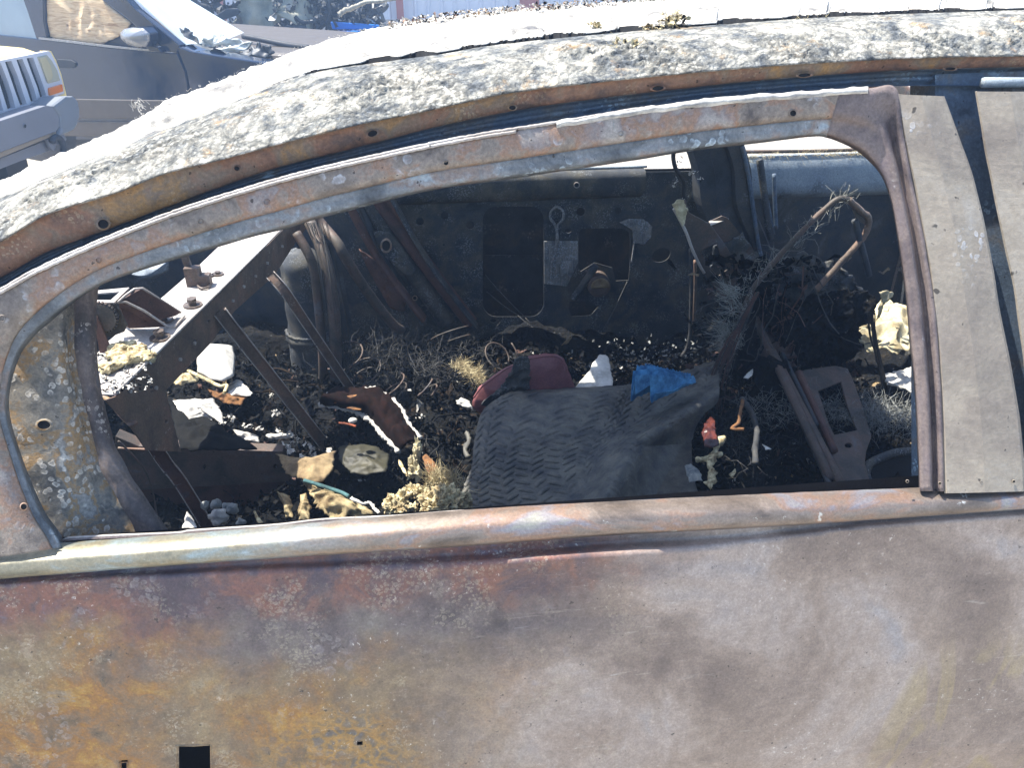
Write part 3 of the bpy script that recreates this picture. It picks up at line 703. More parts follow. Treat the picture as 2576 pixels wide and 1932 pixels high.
# far rear door inner panel, cut-outs real
YD = 1.58
def cp(pts): return crop(1100, 420, 3.16, pts)
def far_door():
    out = [(830,505),(870,470),(1000,440),(1780,430),(1900,520),(1960,930),(1240,930),(900,900)]
    H = [rrect(*cp([(362,312)])[0], *cp([(846,1190)])[0], 34)]
    win2 = cp([(1125,520),(1150,490),(1400,485),(1480,490),(1525,520),(1535,600),(1530,800),(1520,900),(1420,905),(1390,800),(1250,760),(1140,830),(1120,800)])
    H.append(win2)
    H.append(cp([(1050,1070),(1200,1065),(1280,1110),(1220,1180),(1070,1190),(1045,1140)]))
    H += [circ(*cp([(58,385)])[0], 10), circ(*cp([(262,462)])[0], 10.5), circ(1056, 557, 10), circ(*cp([(1140,355)])[0], 11), circ(*cp([(1438,348)])[0], 8.5),
          circ(*cp([(1040,505)])[0], 8, 6), circ(*cp([(1780,700)])[0], 24, 17, rot=-.4), circ(*cp([(52,620)])[0], 3.5), circ(*cp([(195,810)])[0], 3), circ(*cp([(290,812)])[0], 3.5), circ(*cp([(445,1222)])[0], 8, 5)]
    # keep the holes apart from the outline
    f = plate('far_door', [[pY(x, y, YD) for x, y in L] for L in [out]+H], .0025, soot_m, car)
    cav = burnt('dark cavity skin', [(.3, '#16191e'), (.5, '#22252a'), (.66, '#3a332c'), (.8, '#2c3036')], 14, spot_thr=.62, spot_col='#6a665c')
    # outer skin behind
    o = plate('outer_skin', [[pY(x, y, YD+.10) for x, y in [(760,440),(1900,420),(1900,910),(760,910)]]], .002, cav, f)
    # lower lip curve in the big cut-out, carrier plate with ash runs, motor disc
    plate('inner_brace', [[pY(x, y, YD+.05) for x, y in cp([(380,960),(560,1000),(850,975),(850,700),(380,700)])]], .002, cav, f)
    plate('carrier_plate', [[pY(x, y, YD-.006) for x, y in cp([(848,590),(1118,590),(1122,760),(1080,850),(1030,950),(850,930)])]], .004, farbelt_m if False else ashp_m, f, bev=.002)
    crumple('hinge_plate', [pY(x, y, YD-.012) for x, y in cp([(1000,740),(1070,745),(1085,840),(1040,900),(985,870),(975,800)])], ashp_m, f, amp=.004, dome=.008)
    P = [pY(x, y, YD-.01) for x, y in cp([(950,310),(1000,350),(1000,410),(955,470),(950,580),(935,700),(910,760),(905,900)])]
    tube('ash_run', P, .004, ashp_m, f, 6, jit=.3)
    P = [pY(x, y, YD-.01) for x, y in cp([(950,310),(905,350),(900,410),(940,470),(960,590)])]
    tube('ash_run', P, .004, ashp_m, f, 6, jit=.3)
    # window motor
    c = pY(*cp([(1290,950)])[0], YD-.05)
    vs, fs = tube_data([c+Vector((0, .05, 0)), c+Vector((0, .01, 0)), c, c-Vector((0,.004,0))], lambda t: .036 if t < .9 else .026, 24); a = Acc(); a.add(vs, fs)
    mo = a.out('window_motor', dark_m, f, smooth=False)
    crumple('motor_cap', [c+Vector((.03*math.cos(t), -.008, .004+.028*math.sin(t))) for t in [R(-10+i*20) for i in range(11)]]+[c+Vector((0,-.008,.0))], tan_m, mo, rings=4, n=30, amp=.002, thick=.002)
    tube('motor_arm', [pY(x, y, YD-.03) for x, y in cp([(1260,780),(1200,880),(1120,990),(1080,1050)])], .012, soot_m, f, 8, jit=.1)
    crumple('latch_plate', [pY(x, y, YD-.008) for x, y in cp([(1450,440),(1520,410),(1640,415),(1710,470),(1700,560),(1640,620),(1560,600),(1550,500)])], ashp_m, f, amp=.003, thick=.002)
    tube('brace_edge', [pY(x, y, YD-.006) for x, y in cp([(1560,440),(1565,600),(1545,760)])], .003, ashp_m, f, 6)
    # belt roll along the top
    P1 = [pY(x, y, YD-.03) for x, y in ((980,452),(1150,440),(1400,437),(1700,433))]
    rows = []
    for dz, dy in ((.075,-.01),(.072,-.035),(.055,-.045),(.02,-.04),(0,-.03),(-.012,-.01),(-.015,.02)):
        rows.append([Vector((x, YD+dy+.002*noise.noise(Vector((x*9, dz*20, 0))), .815+dz+.0*x)) for x in [-.10+.03*i for i in range(26)]])
    link('belt_roll', grid_mesh('belt_roll', rows), soot_m, f, smooth=True)
    for x, y in (cp([(1108,142)])[0], ): hole('slot_hole', x, y, 6, 6, 0, f, fn=lambda a, b, d: pY(a, b, YD-.047+d))
    # cables crossing the cut-out
    for A, B in (((380,860),(700,1200)),((390,990),(640,1180)),((700,1200),(900,1370)),((640,1180),(800,1300)),((1510,910),(1340,1260))):
        a0, b0 = pY(*cp([A])[0], YD-.02), pY(*cp([B])[0], YD-.08); mid = a0.lerp(b0, .5)-Vector((0, 0, .004))
        tube('regulator_cable', [a0, mid, b0], .0016, fibred_m, f, 5)
    return f
ashp_m = burnt('pale ash streaked plate', [(.3, '#3f444a'), (.45, '#65686a'), (.6, '#7d7b76'), (.75, '#93a3ae')], 30, spot_thr=.5, spot_col='#a9b4bd', spot_sc=200, streak=(60, 1, 3))
farD = far_door()
# far front door belt roll (pale, right) and its panel
rows = []
for dz, dy in ((.110,.02),(.112,-.012),(.100,-.016),(.094,-.022),(.07,-.026),(.03,-.028),(.005,-.030),(-.008,-.018),(-.02,.0)):
    rows.append([Vector((x, YD+dy+.003*noise.noise(Vector((x*9, dz*20, 0))), .80+dz)) for x in [.80+.03*i for i in range(34)]])
ff = plate('far_front_door', [[Vector((.84,YD+.02,.3)), Vector((2.0,YD+.02,.3)), Vector((2.0,YD+.02,.81)), Vector((.84,YD+.02,.81))]], .003, sootb_m, car)
link('belt_roll', grid_mesh('belt_roll', rows), farbelt_m, ff, smooth=True)
tube('belt_seal', [Vector((x, YD-.005, .925+.002*math.sin(x*9))) for x in [.8+.1*i for i in range(13)]], .006, dark_m, ff, 6)
a = Acc()
for _ in range(120):
    fibres(a, Vector((random.uniform(.95, 1.35), YD-.02, .915)), 2, .03, .0005, (.01, .006, .002), (.3, 0, .1))
a.out('belt_fluff', [foam_m], ff, stuff=True)

# far upper belt line lip
tube('belt_lip', [Vector((x, YD-.01, .893)) for x in (-.05, .3, .66)], .004, farbelt_m, farD, 6)

# rear quarter inner panels, far side: ribs running down to the right
def q4(pts): return crop(700, 350, 2.765, pts)
quarter = plate('quarter_panel', [[pY(x, y, YD+.03) for x, y in [(300,430),(760,430),(1040,440),(1210,860),(1230,960),(300,980)]]], .004, sootb_m, car)
for (A, B, wd, m, Y) in (((690,420),(1340,1290),16,rustdk_m,1.52),((780,400),(1380,1310),5,soot_m,1.50),((560,430),(1010,1280),9,sootb_m,1.53),((490,470),(1010,1260),8,rustdk_m,1.50),((620,430),(1180,1280),22,soot_m,1.54)):
    (x0, y0), (x1, y1) = q4([A, B]); n = 8
    P = [pY(x0+(x1-x0)*i/n-14*math.sin(math.pi*i/n)*(1 if wd < 10 else .3), y0+(y1-y0)*i/n, Y) for i in range(n+1)]
    a = Acc(); rw = wd*.00095
    vs = []; fs = []
    for i, p in enumerate(P):
        for dx, dy in ((-1.3,.02),(-1,0),(-.6,-.012),(.6,-.012),(1,0),(1.3,.02)): vs.append(p+Vector((dx*rw, dy, dx*rw*.6)))
    for i in range(n):
        for j in range(5): fs.append((i*6+j, i*6+j+1, (i+1)*6+j+1, (i+1)*6+j))
    a.add(vs, fs); a.out('panel_rib', m, quarter, smooth=True)
crumple('scorched_panel', [pY(x, y, 1.51) for x, y in q4([(560,760),(740,880),(900,1050),(880,1200),(780,1180),(620,900)])], rustdk_m, quarter, amp=.006, thick=.003)
crumple('ash_panel', [pY(x, y, 1.515) for x, y in q4([(660,640),(780,640),(960,900),(930,960),(860,930),(700,770)])], soot_m, quarter, amp=.006, thick=.003)
hole('panel_hole', *q4([(750,740)])[0], 11, 14, 0, quarter, fn=lambda a, b, d: pY(a, b, 1.505+d))
hole('panel_hole', *q4([(950,1105)])[0], 5, 5, 0, quarter, fn=lambda a, b, d: pY(a, b, 1.505+d))
# brown S-bent rail and upright beside the damper tower
tube('belt_guide_rail', [pZ(x, y, z) for x, y, z in ((790,540,.84),(815,570,.81),(850,612,.78),(870,650,.74),(925,735,.62),(985,812,.5),(1010,830,.46))], .014, dark_m, car, 8)
tube('belt_guide_rail', [pZ(x, y, z) for x, y, z in ((780,560,.84),(815,640,.78),(838,760,.66),(845,900,.5),(842,1000,.36))], .016, dark_m, car, 8)
tube('belt_guide_rail', [pZ(x, y, z) for x, y, z in ((745,585,.84),(785,660,.77),(800,760,.66),(812,900,.5),(812,960,.4))], .012, dark_m, car, 8)
a = Acc()
for k in range(26):
    x = 835+random.gauss(0, 14); P = [pZ(x-40+random.gauss(0,8), 560, .86), pZ(x, 700+random.gauss(0,20), .72), pZ(x+20+random.gauss(0,12), 850, .55), pZ(x+40+random.gauss(0,20), 960, .42)]
    a.add(*tube_data(catmull(P, 4), .0009, 4, cap=False))
a.out('burnt_wiring', [fibred_m], car, stuff=True, smooth=True)
# damper tower
c0 = pY(757, 640, 1.42); c1 = Vector((c0.x, c0.y, .3))
rows = []
for k in range(40):
    t = k/39; z = c0.z+.02+(c1.z-c0.z-.02)*t; r = .058+.02*t+(.008 if abs(t-.6) < .03 else 0); rr = r*min(1, (t*8)**.5+.15)
    rows.append([Vector((c0.x+math.cos(a_)*(rr+.011*noise.noise(Vector((math.cos(a_)*1.6, math.sin(a_)*1.6, z*9)))+.004*noise.noise(Vector((math.cos(a_)*5, math.sin(a_)*5, z*40)))), c0.y+math.sin(a_)*rr, z)) for a_ in [2*math.pi*i/40 for i in range(40)]])
tw = link('damper_tower', grid_mesh('damper_tower', rows, closed=True), soot_m, car, smooth=True)
tube('tower_seam', [c0.lerp(c1,.55)+Vector((.07*math.cos(t), .07*math.sin(t), 0)) for t in [R(180+15*i) for i in range(13)]], .005, soot_m, tw, 6, jit=.5)

# dark things behind the shelf: rear far quarter and hatch inner
plate('hatch_panel', [[Vector((-1.05,.1,.3)), Vector((-1.02,1.62,.3)), Vector((-.95,1.62,.80)), Vector((-.98,.1,.80))]], .01, soot_m, car)
fq = plate('rear_quarter', [[pY(x, y, 1.60) for x, y in ((100,500),(640,380),(900,400),(780,760),(200,900))]], .006, sootb_m, car)
crumple('wheel_dome', [pY(x, y, 1.5) for x, y in ((330,690),(380,660),(425,655),(425,680),(395,700),(350,705))], farbelt_m, fq, amp=.002, dome=.03)
# near rear quarter body outside (beyond the left edge) and wheel arch
rows = []
for z, y in ((.93,.04),(.91,-.005),(.75,-.02),(.55,-.03),(.35,-.02),(.22,.03)):
    rows.append([Vector((x, y+.25*max(0, -x-1.3)**2+.0, z)) for x in [-.55-.06*i for i in range(23)]])
qo = link('rear_wing', grid_mesh('rear_wing', rows, skip=lambda i, j: i >= 2 and 5 < j < 16 and (i-5.5)**2*3.5+(j-10.5)**2 < 30), door_m, car, smooth=True)
s = qo.modifiers.new('solid', 'SOLIDIFY'); s.thickness = .002
for x in (-1.15, 1.95):
    for y in (.12, 1.55):
        vs, fs = tube_data([Vector((x, y-.09, .06)), Vector((x, y-.085, .06)), Vector((x, y+.085, .06)), Vector((x, y+.09, .06))], lambda t: .17 if t in (0, 1) else .2, 28)
        wo_ = link('wheel_rim', mesh('wheel_rim', vs, fs), dark_m, car)
# engine bay / nose block in front, beyond the right edge
rows = []
for t in [i/14 for i in range(15)]:
    y = .04+1.56*t; rows.append([Vector((1.55+.12*i, y+(0), .93-.012*i-(abs(t-.5)*2)**4*.1)) for i in range(9)])
link('bonnet', grid_mesh('bonnet', rows), roof_m, car, smooth=True)
box('front_wing', (2.05, .05, .62), (1.0, .06, .5), door_m, car, bev=.02); box('front_wing', (2.05, 1.6, .62), (1.0, .06, .5), door_m, car, bev=.02)
box('nose_panel', (2.56, .82, .5), (.06, 1.55, .5), dark_m, car, bev=.02)
box('bulkhead', (1.55, .82, .58), (.02, 1.5, .6), soot_m, car)
tube('windscreen_pillar', [Vector((.95,.2,1.33)), Vector((1.35,.13,1.12)), Vector((1.6,.08,.93))], .035, rail_m, car, 8)
tube('windscreen_pillar', [Vector((.95,1.46,1.28)), Vector((1.35,1.53,1.1)), Vector((1.6,1.58,.92))], .035, rail_m, car, 8)
tube('far_rail', [Vector((x, 1.49, 1.225)) for x in (-.05,.2,.5,1.0)], .03, dark_m, car, 8)

# far B-pillar: tall dark folded sheet leaning to the right
def bp(pts): return crop(1600, 300, 2.765, pts)
def far_pillar():
    rows = []
    A = catmull([pY(x, y, 1.50) for x, y in bp([(300,60),(400,330),(430,600),(560,900),(700,1300),(850,1650)])], 5)
    for k, (dx, dy) in enumerate(((0,.03),(.01,-.01),(.05,-.025),(.055,-.01),(.10,-.012),(.105,-.03),(.15,-.035),(.158,.0),(.17,.03))):
        rows.append([p+Vector((dx*1.05, dy, 0)) for p in A])
    o = link('far_b_pillar', grid_mesh('far_b_pillar', rows), sootb_m, car, smooth=False)
    s = o.modifiers.new('solid', 'SOLIDIFY'); s.thickness = .002
    for (pts, r, m) in ((((740,190),(790,440),(840,800),(880,1000)),.006,chan_m),(((860,280),(890,500),(920,740),(940,830)),.010,soot_m),(((960,380),(965,560),(975,760)),.006,chan_m),(((880,300),(900,480),(960,800)),.004,chan_m)):
        tube('trim_strip', [pY(x, y, 1.46) for x, y in bp(pts)], r, m, o, 6)
    tube('belt_stalk', [pY(x, y, 1.42) for x, y in bp([(300,180),(260,240),(275,340),(330,430),(330,520),(345,560)])], .006, wire_m, o, 6)
    a = Acc()
    for x, y in bp([(370,380),(440,420),(330,540),(280,420),(300,290),(410,370),(270,450)]):
        for _ in range(5): shard(a, pY(x+random.gauss(0,4), y+random.gauss(0,4), 1.41), .008, random.choice((0,0,1)))
    a.out('pillar_flakes', [ash_m, char_m], o, stuff=True)
far_pillar()
tube('belt_tube', [pY(x, y, 1.38) for x, y in bp([(380,900),(385,1150),(380,1400),(375,1500),(350,1600),(315,1650)])], .006, fibred_m, car, 8)
tube('belt_tube', [pY(x, y, 1.40) for x, y in bp([(410,980),(412,1150),(400,1400),(385,1500)])], .005, strut_m, car, 8)

# ------------------------------------------------------------------ parcel shelf beam with its braces
ZS = .86
c2 = lambda pts: crop(0, 400, 2.37, pts)
c3 = lambda pts: crop(200, 700, 2.212, pts)
TOP = c2([(690,1405),(1310,790),(1560,540),(1680,398),(1800,300),(1500,330),(1345,480),(1180,640),(960,830),(750,1000),(640,1090),(560,1180),(545,1200),(585,1400)])
shelf = plate('shelf_beam', [[pZ(x, y, ZS) for x, y in TOP]], .002, shelf_m, car)
fr = c2([(690,1405),(1310,792),(1560,542),(1700,402),(1800,300)]); fl = c2([(1000,1370),(1250,1105),(1400,905),(1640,690),(1760,500),(1850,380)])
fp = [pZ(x, y, ZS) for x, y in fr]
def facept(x, y):   # vertical plane under the front edge
    p0 = fp[0]; n = (fp[2]-fp[0]).cross(Vector((0, 0, 1))).normalized(); q = ray(x, y); return CAM+q*((p0-CAM).dot(n)/q.dot(n)), n
face = [facept(x, y)[0]-Vector((0,0,.003)) for x, y in fr]+[facept(x, y)[0] for x, y in fl[::-1]]
hl = [[facept(a, b)[0] for a, b in circ(x, y, r, r*.8, 10)] for x, y, r in [(c2([(905,1350)])[0]+(10,)), (c2([(1165,1085)])[0]+(6,)), (c2([(1320,930)])[0]+(7,)), (c2([(1390,845)])[0]+(3.5,)), (c2([(1600,625)])[0]+(5,)), (c2([(1520,700)])[0]+(3,)), (c2([(1245,965)])[0]+(4,))]]
plate('shelf_face', [face]+hl, .003, strut_m, shelf)
for q in ((1345,905),(1590,620),(1310,935),(1070,1195),(1155,1100),(1385,845),(1680,520),(1520,698),(925,1365),(770,1385),(1450,760)):
    f_, n_ = facept(*c2([q])[0]); n_ = n_ if n_.dot(CAM-f_) > 0 else -n_; vs, fs = tube_data([f_, f_+n_*.004], .0035, 8); link('spot_rivet', mesh('spot_rivet', vs, fs), shelf_m, shelf)
tube('pressed_lip', [p+Vector((0,0,.002)) for p in fp], .0028, shelf_m, shelf, 6, 0)
# lower gusset under the near end
g = [facept(x, y)[0]+Vector((0,-.004,0)) for x, y in c3([(210,650),(330,560),(480,560),(500,700),(560,930),(570,960),(380,950),(300,830),(150,670)])]
plate('shelf_gusset', [g, [facept(x, y)[0]+Vector((0,-.004,0)) for x, y in circ(*c3([(408,610)])[0], 8)], [facept(x, y)[0]+Vector((0,-.004,0)) for x, y in circ(*c3([(488,790)])[0], 4, 6)]], .003, rustdk_m if False else strut_m, shelf)
def brace(name, A, zA, B, zB, wd, m=strut_m, mid=None, par=car):
    """U-section pressed brace with pale tubes for the sun glint on its edges"""
    a, b = pZ(*A, zA), pZ(*B, zB); P = [a, b] if not mid else [a]+[pZ(x, y, z) for x, y, z in mid]+[b]
    P = catmull(P, 6) if mid else [a.lerp(b, i/10) for i in range(11)]
    vs = []; fs = []
    for i, p in enumerate(P):
        T = (P[min(i+1, len(P)-1)]-P[max(i-1, 0)]).normalized(); V_ = (CAM-p).normalized(); X = T.cross(V_).normalized(); Zv = X.cross(T)
        for u, v in ((-1.05,-.5),(-1.05,.30),(-.85,.38),(-.7,.0),(.7,.0),(.85,.38),(1.05,.30),(1.05,-.5)): vs.append(p+X*u*wd+Zv*v*wd)
    n = 8
    for i in range(len(P)-1):
        for j in range(n): fs.append((i*n+j, i*n+(j+1) % n, (i+1)*n+(j+1) % n, (i+1)*n+j))
    fs += [tuple(range(n)), tuple((len(P)-1)*n+j for j in range(n))[::-1]]
    o = link(name, mesh(name, vs, fs), m, par)
    o2 = o.modifiers.new('bevel', 'BEVEL'); o2.width = .0008
    for sgn in (-1, 1):
        E_ = []
        for i, p in enumerate(P):
            T = (P[min(i+1, len(P)-1)]-P[max(i-1, 0)]).normalized(); V_ = (CAM-p).normalized(); X = T.cross(V_).normalized(); E_.append(p+X*wd*sgn*.98+V_*wd*.36)
        tube('glint_edge', E_, .0013, shelf_m, o, 6, 0, jit=.2)  # pale tube added as the sun glint along each edge
    for i in range(2, len(P)-2, 4):
        T = (P[i+1]-P[i-1]).normalized(); V_ = (CAM-P[i]).normalized(); X = T.cross(V_).normalized()
        vs, fs = tube_data([P[i]+X*wd*.9, P[i]+X*wd*.9+V_*wd*.7], wd*.22, 6); link('spot_rivet', mesh('spot_rivet', vs, fs), bolt_m, o)
    return o
brace('seat_back_brace', (553,785), .83, (833,1140), .40, .013)
brace('seat_back_brace', (679,690), .82, (887,985), .44, .011, mid=[(718,735,.78),(761,799,.70)])
brace('seat_back_brace', (313,994), .82, (535,1345), .42, .012, m=rustdk_m, mid=[(365,1085,.72),(417,1166,.62),(455,1215,.57)])
tube('edge_wire', [pZ(x, y, z) for x, y, z in [c3([(215,905)])[0]+(.66,), c3([(300,990)])[0]+(.62,), c3([(370,1080)])[0]+(.57,), c3([(410,1200)])[0]+(.5,), c3([(430,1320)])[0]+(.42,)]], .002, dark_m, car, 6)
P = [pZ(x, y, .80) for x, y in c3([(130,665),(165,680),(230,760),(285,810),(315,800)])]
tube('brace_hook', P, .0045, rail_m, shelf, 8)
# bolts
def bolt(x, y, r=.012, h=.012, par=shelf, z=ZS):
    p = pZ(x, y, z); a = Acc()
    a.add(*tube_data([p+Vector((0,0,.0005)), p+Vector((0,0,.0035))], r*1.5, 18)); a.add(*tube_data([p+Vector((0,0,.0035)), p+Vector((0,0,.004+h*.6))], r*.62, 12)); a.add(*tube_data([p+Vector((0,0,.004+h*.6)), p+Vector((0,0,.004+h))], r*.85, 6))
    return a.out('bolt', bolt_m, par)
for (x, y) in c2([(1150,875),(955,1070),(975,965)]): bolt(x, y)
for (x, y) in c2([(1240,700),(1300,690)]): bolt(x, y, .008, .004)
# upright latch post on the shelf
p = pZ(*c2([(1190,750)])[0], ZS)
a = Acc(); a.add(*box_data(p+Vector((-.008,0,.02)), (.03,.02,.04))); a.add(*box_data(p+Vector((-.022,.01,.07)), (.014,.008,.11), M3=Matrix.Rotation(R(-8),3,'Y'))); a.add(*box_data(p+Vector((.015,-.002,.012)), (.02,.02,.024)))
a.out('latch_post', bolt_m if False else dark_m, shelf)
tube('latch_loop', [p+Vector((.00,-.015,.005)), p+Vector((.012,-.03,.004)), p+Vector((.025,-.02,.004)), p+Vector((.02,-.005,.005))], .0025, bolt_m, shelf, 6)
# belt retractor frame on the near end
def retractor():
    fn = lambda x, y, z: pZ(x, y, z)
    t = [c2([q])[0] for q in [(560,785),(770,765),(680,855),(540,855)]]
    z = ZS+.085
    plate('retractor_top', [[pZ(*q, z) for q in t], [pZ(*q, z) for q in c2([(580,800),(715,790),(660,840),(570,840)])]], .003, shelf_m, shelf)
    # side plate with bright edge, sloping wings
    w1 = [c2([q])[0] for q in [(705,850),(740,815),(840,770),(1075,915),(1000,1000)]]
    P = [pZ(*c2([(705,852)])[0], z-.01), pZ(*c2([(800,775)])[0], z), pZ(*c2([(850,770)])[0], z), pZ(*c2([(1078,915)])[0], ZS+.01), pZ(*c2([(900,900)])[0], ZS+.02), pZ(*c2([(760,900)])[0], ZS+.02)]
    plate('retractor_wing', [[P[0], P[1], P[2], P[3], P[3]-Vector((.01,.0,.006)), P[0]-Vector((-.005,0,.05))]], .0025, rustdk_m, shelf)
    Q = [pZ(*c2([(705,852)])[0], z-.005), pZ(*c2([(750,852)])[0], z-.01), pZ(*c2([(1000,1000)])[0], ZS+.004), pZ(*c2([(770,1010)])[0], ZS+.002), pZ(*c2([(735,990)])[0], ZS+.004)]
    plate('retractor_wing', [Q], .0025, rustdk_m, shelf)
    for L in ([(705,852),(745,815),(800,775),(850,770),(1078,915)], [(700,855),(750,852),(860,905),(1000,1000),(1040,1000),(1100,935)]):
        zz = [z]*len(L); zz[-1] = ZS+.006
        if len(L) > 5: zz = [z-.003, z-.006, (z+ZS)/2+.01, ZS+.004, ZS+.004, ZS+.004]
        else: zz = [z, z, z, z, ZS+.008]
        tube('wing_edge', [pZ(*c2([q])[0], h) for q, h in zip(L, zz)], .0022, shelf_m, shelf, 6, 0)
    # front box plate with the spool
    n = [c2([q])[0] for q in [(540,860),(690,858),(760,990),(740,1030),(660,1060),(560,1060)]]
    Yp = pZ(*c2([(560,860)])[0], z).y
    plate('retractor_plate', [[pY(*q, Yp) for q in n], [pY(*q, Yp) for q in circ(*c2([(645,985)])[0], 10, 12, 12)]], .003, dark_m, shelf)
    c = pY(*c2([(595,950)])[0], Yp-.012); vs, fs = tube_data([c, c+Vector((0,.01,0))], .026, 30)
    a = Acc(); a.add(vs, fs)
    for i in range(30):
        an = 2*math.pi*i/30; a.add(*box_data(c+Vector((.0275*math.cos(an), .005, .0275*math.sin(an))), (.003,.008,.003), M3=Matrix.Rotation(-an,3,'Y')))
    a.out('retractor_spool', dark_m, shelf)
    b = [c2([q])[0] for q in [(525,940),(555,925),(580,945),(660,1130),(655,1200),(600,1190),(580,1080)]]
    plate('anchor_strap', [[pY(*q, Yp-.02) for q in b], [pY(*q, Yp-.02) for q in circ(*c2([(572,1005)])[0], 4, 6, 10, .3)]], .004, rustdk_m, shelf, bev=.001)
retractor()
# amber crust of foam left on the shelf
def lump(name, c, s, m, parent=None, n=3, amp=.3, sc=60, flat=1, seed=0, **k):
    bm = bmesh.new(); bmesh.ops.create_icosphere(bm, subdivisions=n, radius=1)
    for v in bm.verts:
        d = v.co.normalized(); q = Vector((d.x*s[0], d.y*s[1], d.z*s[2]))
        w_ = Vector(c)+q+Vector((seed*2.3,)*3)
        f = 1+amp*(noise.noise(w_*sc)+.5*noise.noise(w_*sc*2.6)+.3*noise.noise(w_*sc*6))
        v.co = Vector(c)+q*f
    me = bpy.data.meshes.new(name); bm.to_mesh(me); bm.free()
    return link(name, me, m, parent, smooth=True, **k)
def lumps(name, pts, m, label, cat, parent=None, n=3, amp=.5, sc=70, group=None):
    """one clump made of several fused lumps"""
    a = Acc()
    for (c, s) in pts:
        bm = bmesh.new(); bmesh.ops.create_icosphere(bm, subdivisions=n, radius=1); bm.verts.ensure_lookup_table()
        vs = []
        for v in bm.verts:
            d = v.co; q = Vector((d.x*s[0], d.y*s[1], d.z*s[2])); w_ = Vector(c)+q
            vs.append(Vector(c)+q*(1+amp*(noise.noise(w_*sc)+.6*noise.noise(w_*sc*2.6)+.4*noise.noise(w_*sc*6))))
        a.add(vs, [tuple(v.index for v in f.verts) for f in bm.faces], 0); bm.free()
    o = a.out(name, m if isinstance(m, list) else [m], parent, smooth=False, label=label, cat=cat, group=group); return o
pts = [(pZ(*q, ZS+.008), (.016,.016,.010)) for q in c2([(700,1130),(760,1120),(820,1140),(700,1170),(760,1180),(820,1175),(870,1180),(640,1240),(720,1210)])]
lumps('foam_crust', pts, foam_m, 'crumbly tan foam crust stuck on the lit rear shelf beside the belt retractor', 'foam')
a = Acc()
for _ in range(160):
    q = c2([(random.uniform(560, 900), random.uniform(1150, 1390))])[0]
    p = pZ(*q, ZS+.003)
    shard(a, p, .008, random.choice((0,0,1)), .25)
a.out('shelf_ash', [ash_m, char_m], car, stuff=True)

# seat cross member / sill box low left
sb = [c3([q])[0] for q in [(200,880),(330,935),(1130,965),(1180,1130),(330,1180),(170,1180)]]
plate('seat_cross_member', [[pY(x, y, .78) for x, y in sb], [pY(x, y, .78) for x, y in circ(*c3([(695,1050)])[0], 4, 6, 10)], [pY(x, y, .78) for x, y in circ(*c3([(1090,1047)])[0], 4, 6, 10)]], .03, strut_m if False else dark_m, car, bev=.003)
plate('seat_cross_member', [[pY(x, y, .80) for x, y in c3([(180,1180),(1200,1130),(1200,1290),(180,1340)])]], .02, rustdk_m, car)
tube('member_lip', [pY(x, y, .775) for x, y in c3([(215,945),(330,952),(550,957)])], .003, rail_m, car, 6)
# folded sheets right of the gusset, blackened for the shelf beam's shade
crumple('heat_shield', [pZ(x, y, .62) for x, y in c3([(500,690),(560,960),(1000,960),(860,880),(700,780),(560,800)])], char_m, car, amp=.01, thick=.003)

# ------------------------------------------------------------------ heap of ash and char on the floor
def heap():
    xs = [-1.0+.0125*i for i in range(200)]; ys = [.10+.0125*j for j in range(118)]
    def h(x, y):
        q = Vector((x, y, 0)); b = .31+.05*noise.noise(q*2.2)+.05*noise.noise(q*5+Vector((7,0,0)))+.03*noise.noise(q*14)+.018*noise.noise(q*34)+.010*abs(noise.noise(q*80))
        b += .05*max(0, 1-abs(y-1.15)/.5)
        if -.75 < x < -.2: b += .03
        if x > .65: b -= .02
        return b
    rows = [[Vector((x, y, h(x, y)+(.05 if y > 1.45 else 0))) for x in xs] for y in ys]
    o = link('ash_heap', grid_mesh('ash_heap', rows), [heap_m], car, stuff=True, smooth=True)
    return h
def heap_mat():
    m = M('char and ash litter'); c = m.ramp(m.noise(18, 8, .7), [(.3, '#0f1114'), (.48, '#1b1d20'), (.6, '#252320'), (.74, '#3f382e'), (.86, '#77736a')])
    f = m.noise(140, 5, .75); c = m.mix(.7, c, m.ramp(f, [(.3, .15), (.5, .45), (.72, .9)]), 'OVERLAY')
    c = m.mix(m.ramp(m.noise(70, 4, .7, v=m.map(loc=(4,4,4))), [(.66, 0.), (.71, .7)]), c, '#8f8f8c')
    b = m.bump(f, .8, .008); b = m.bump(m.vor(90), .6, .006, b); return m.fin(c, .95, 0, b, .12)
heap_m = heap_mat()
H = heap()
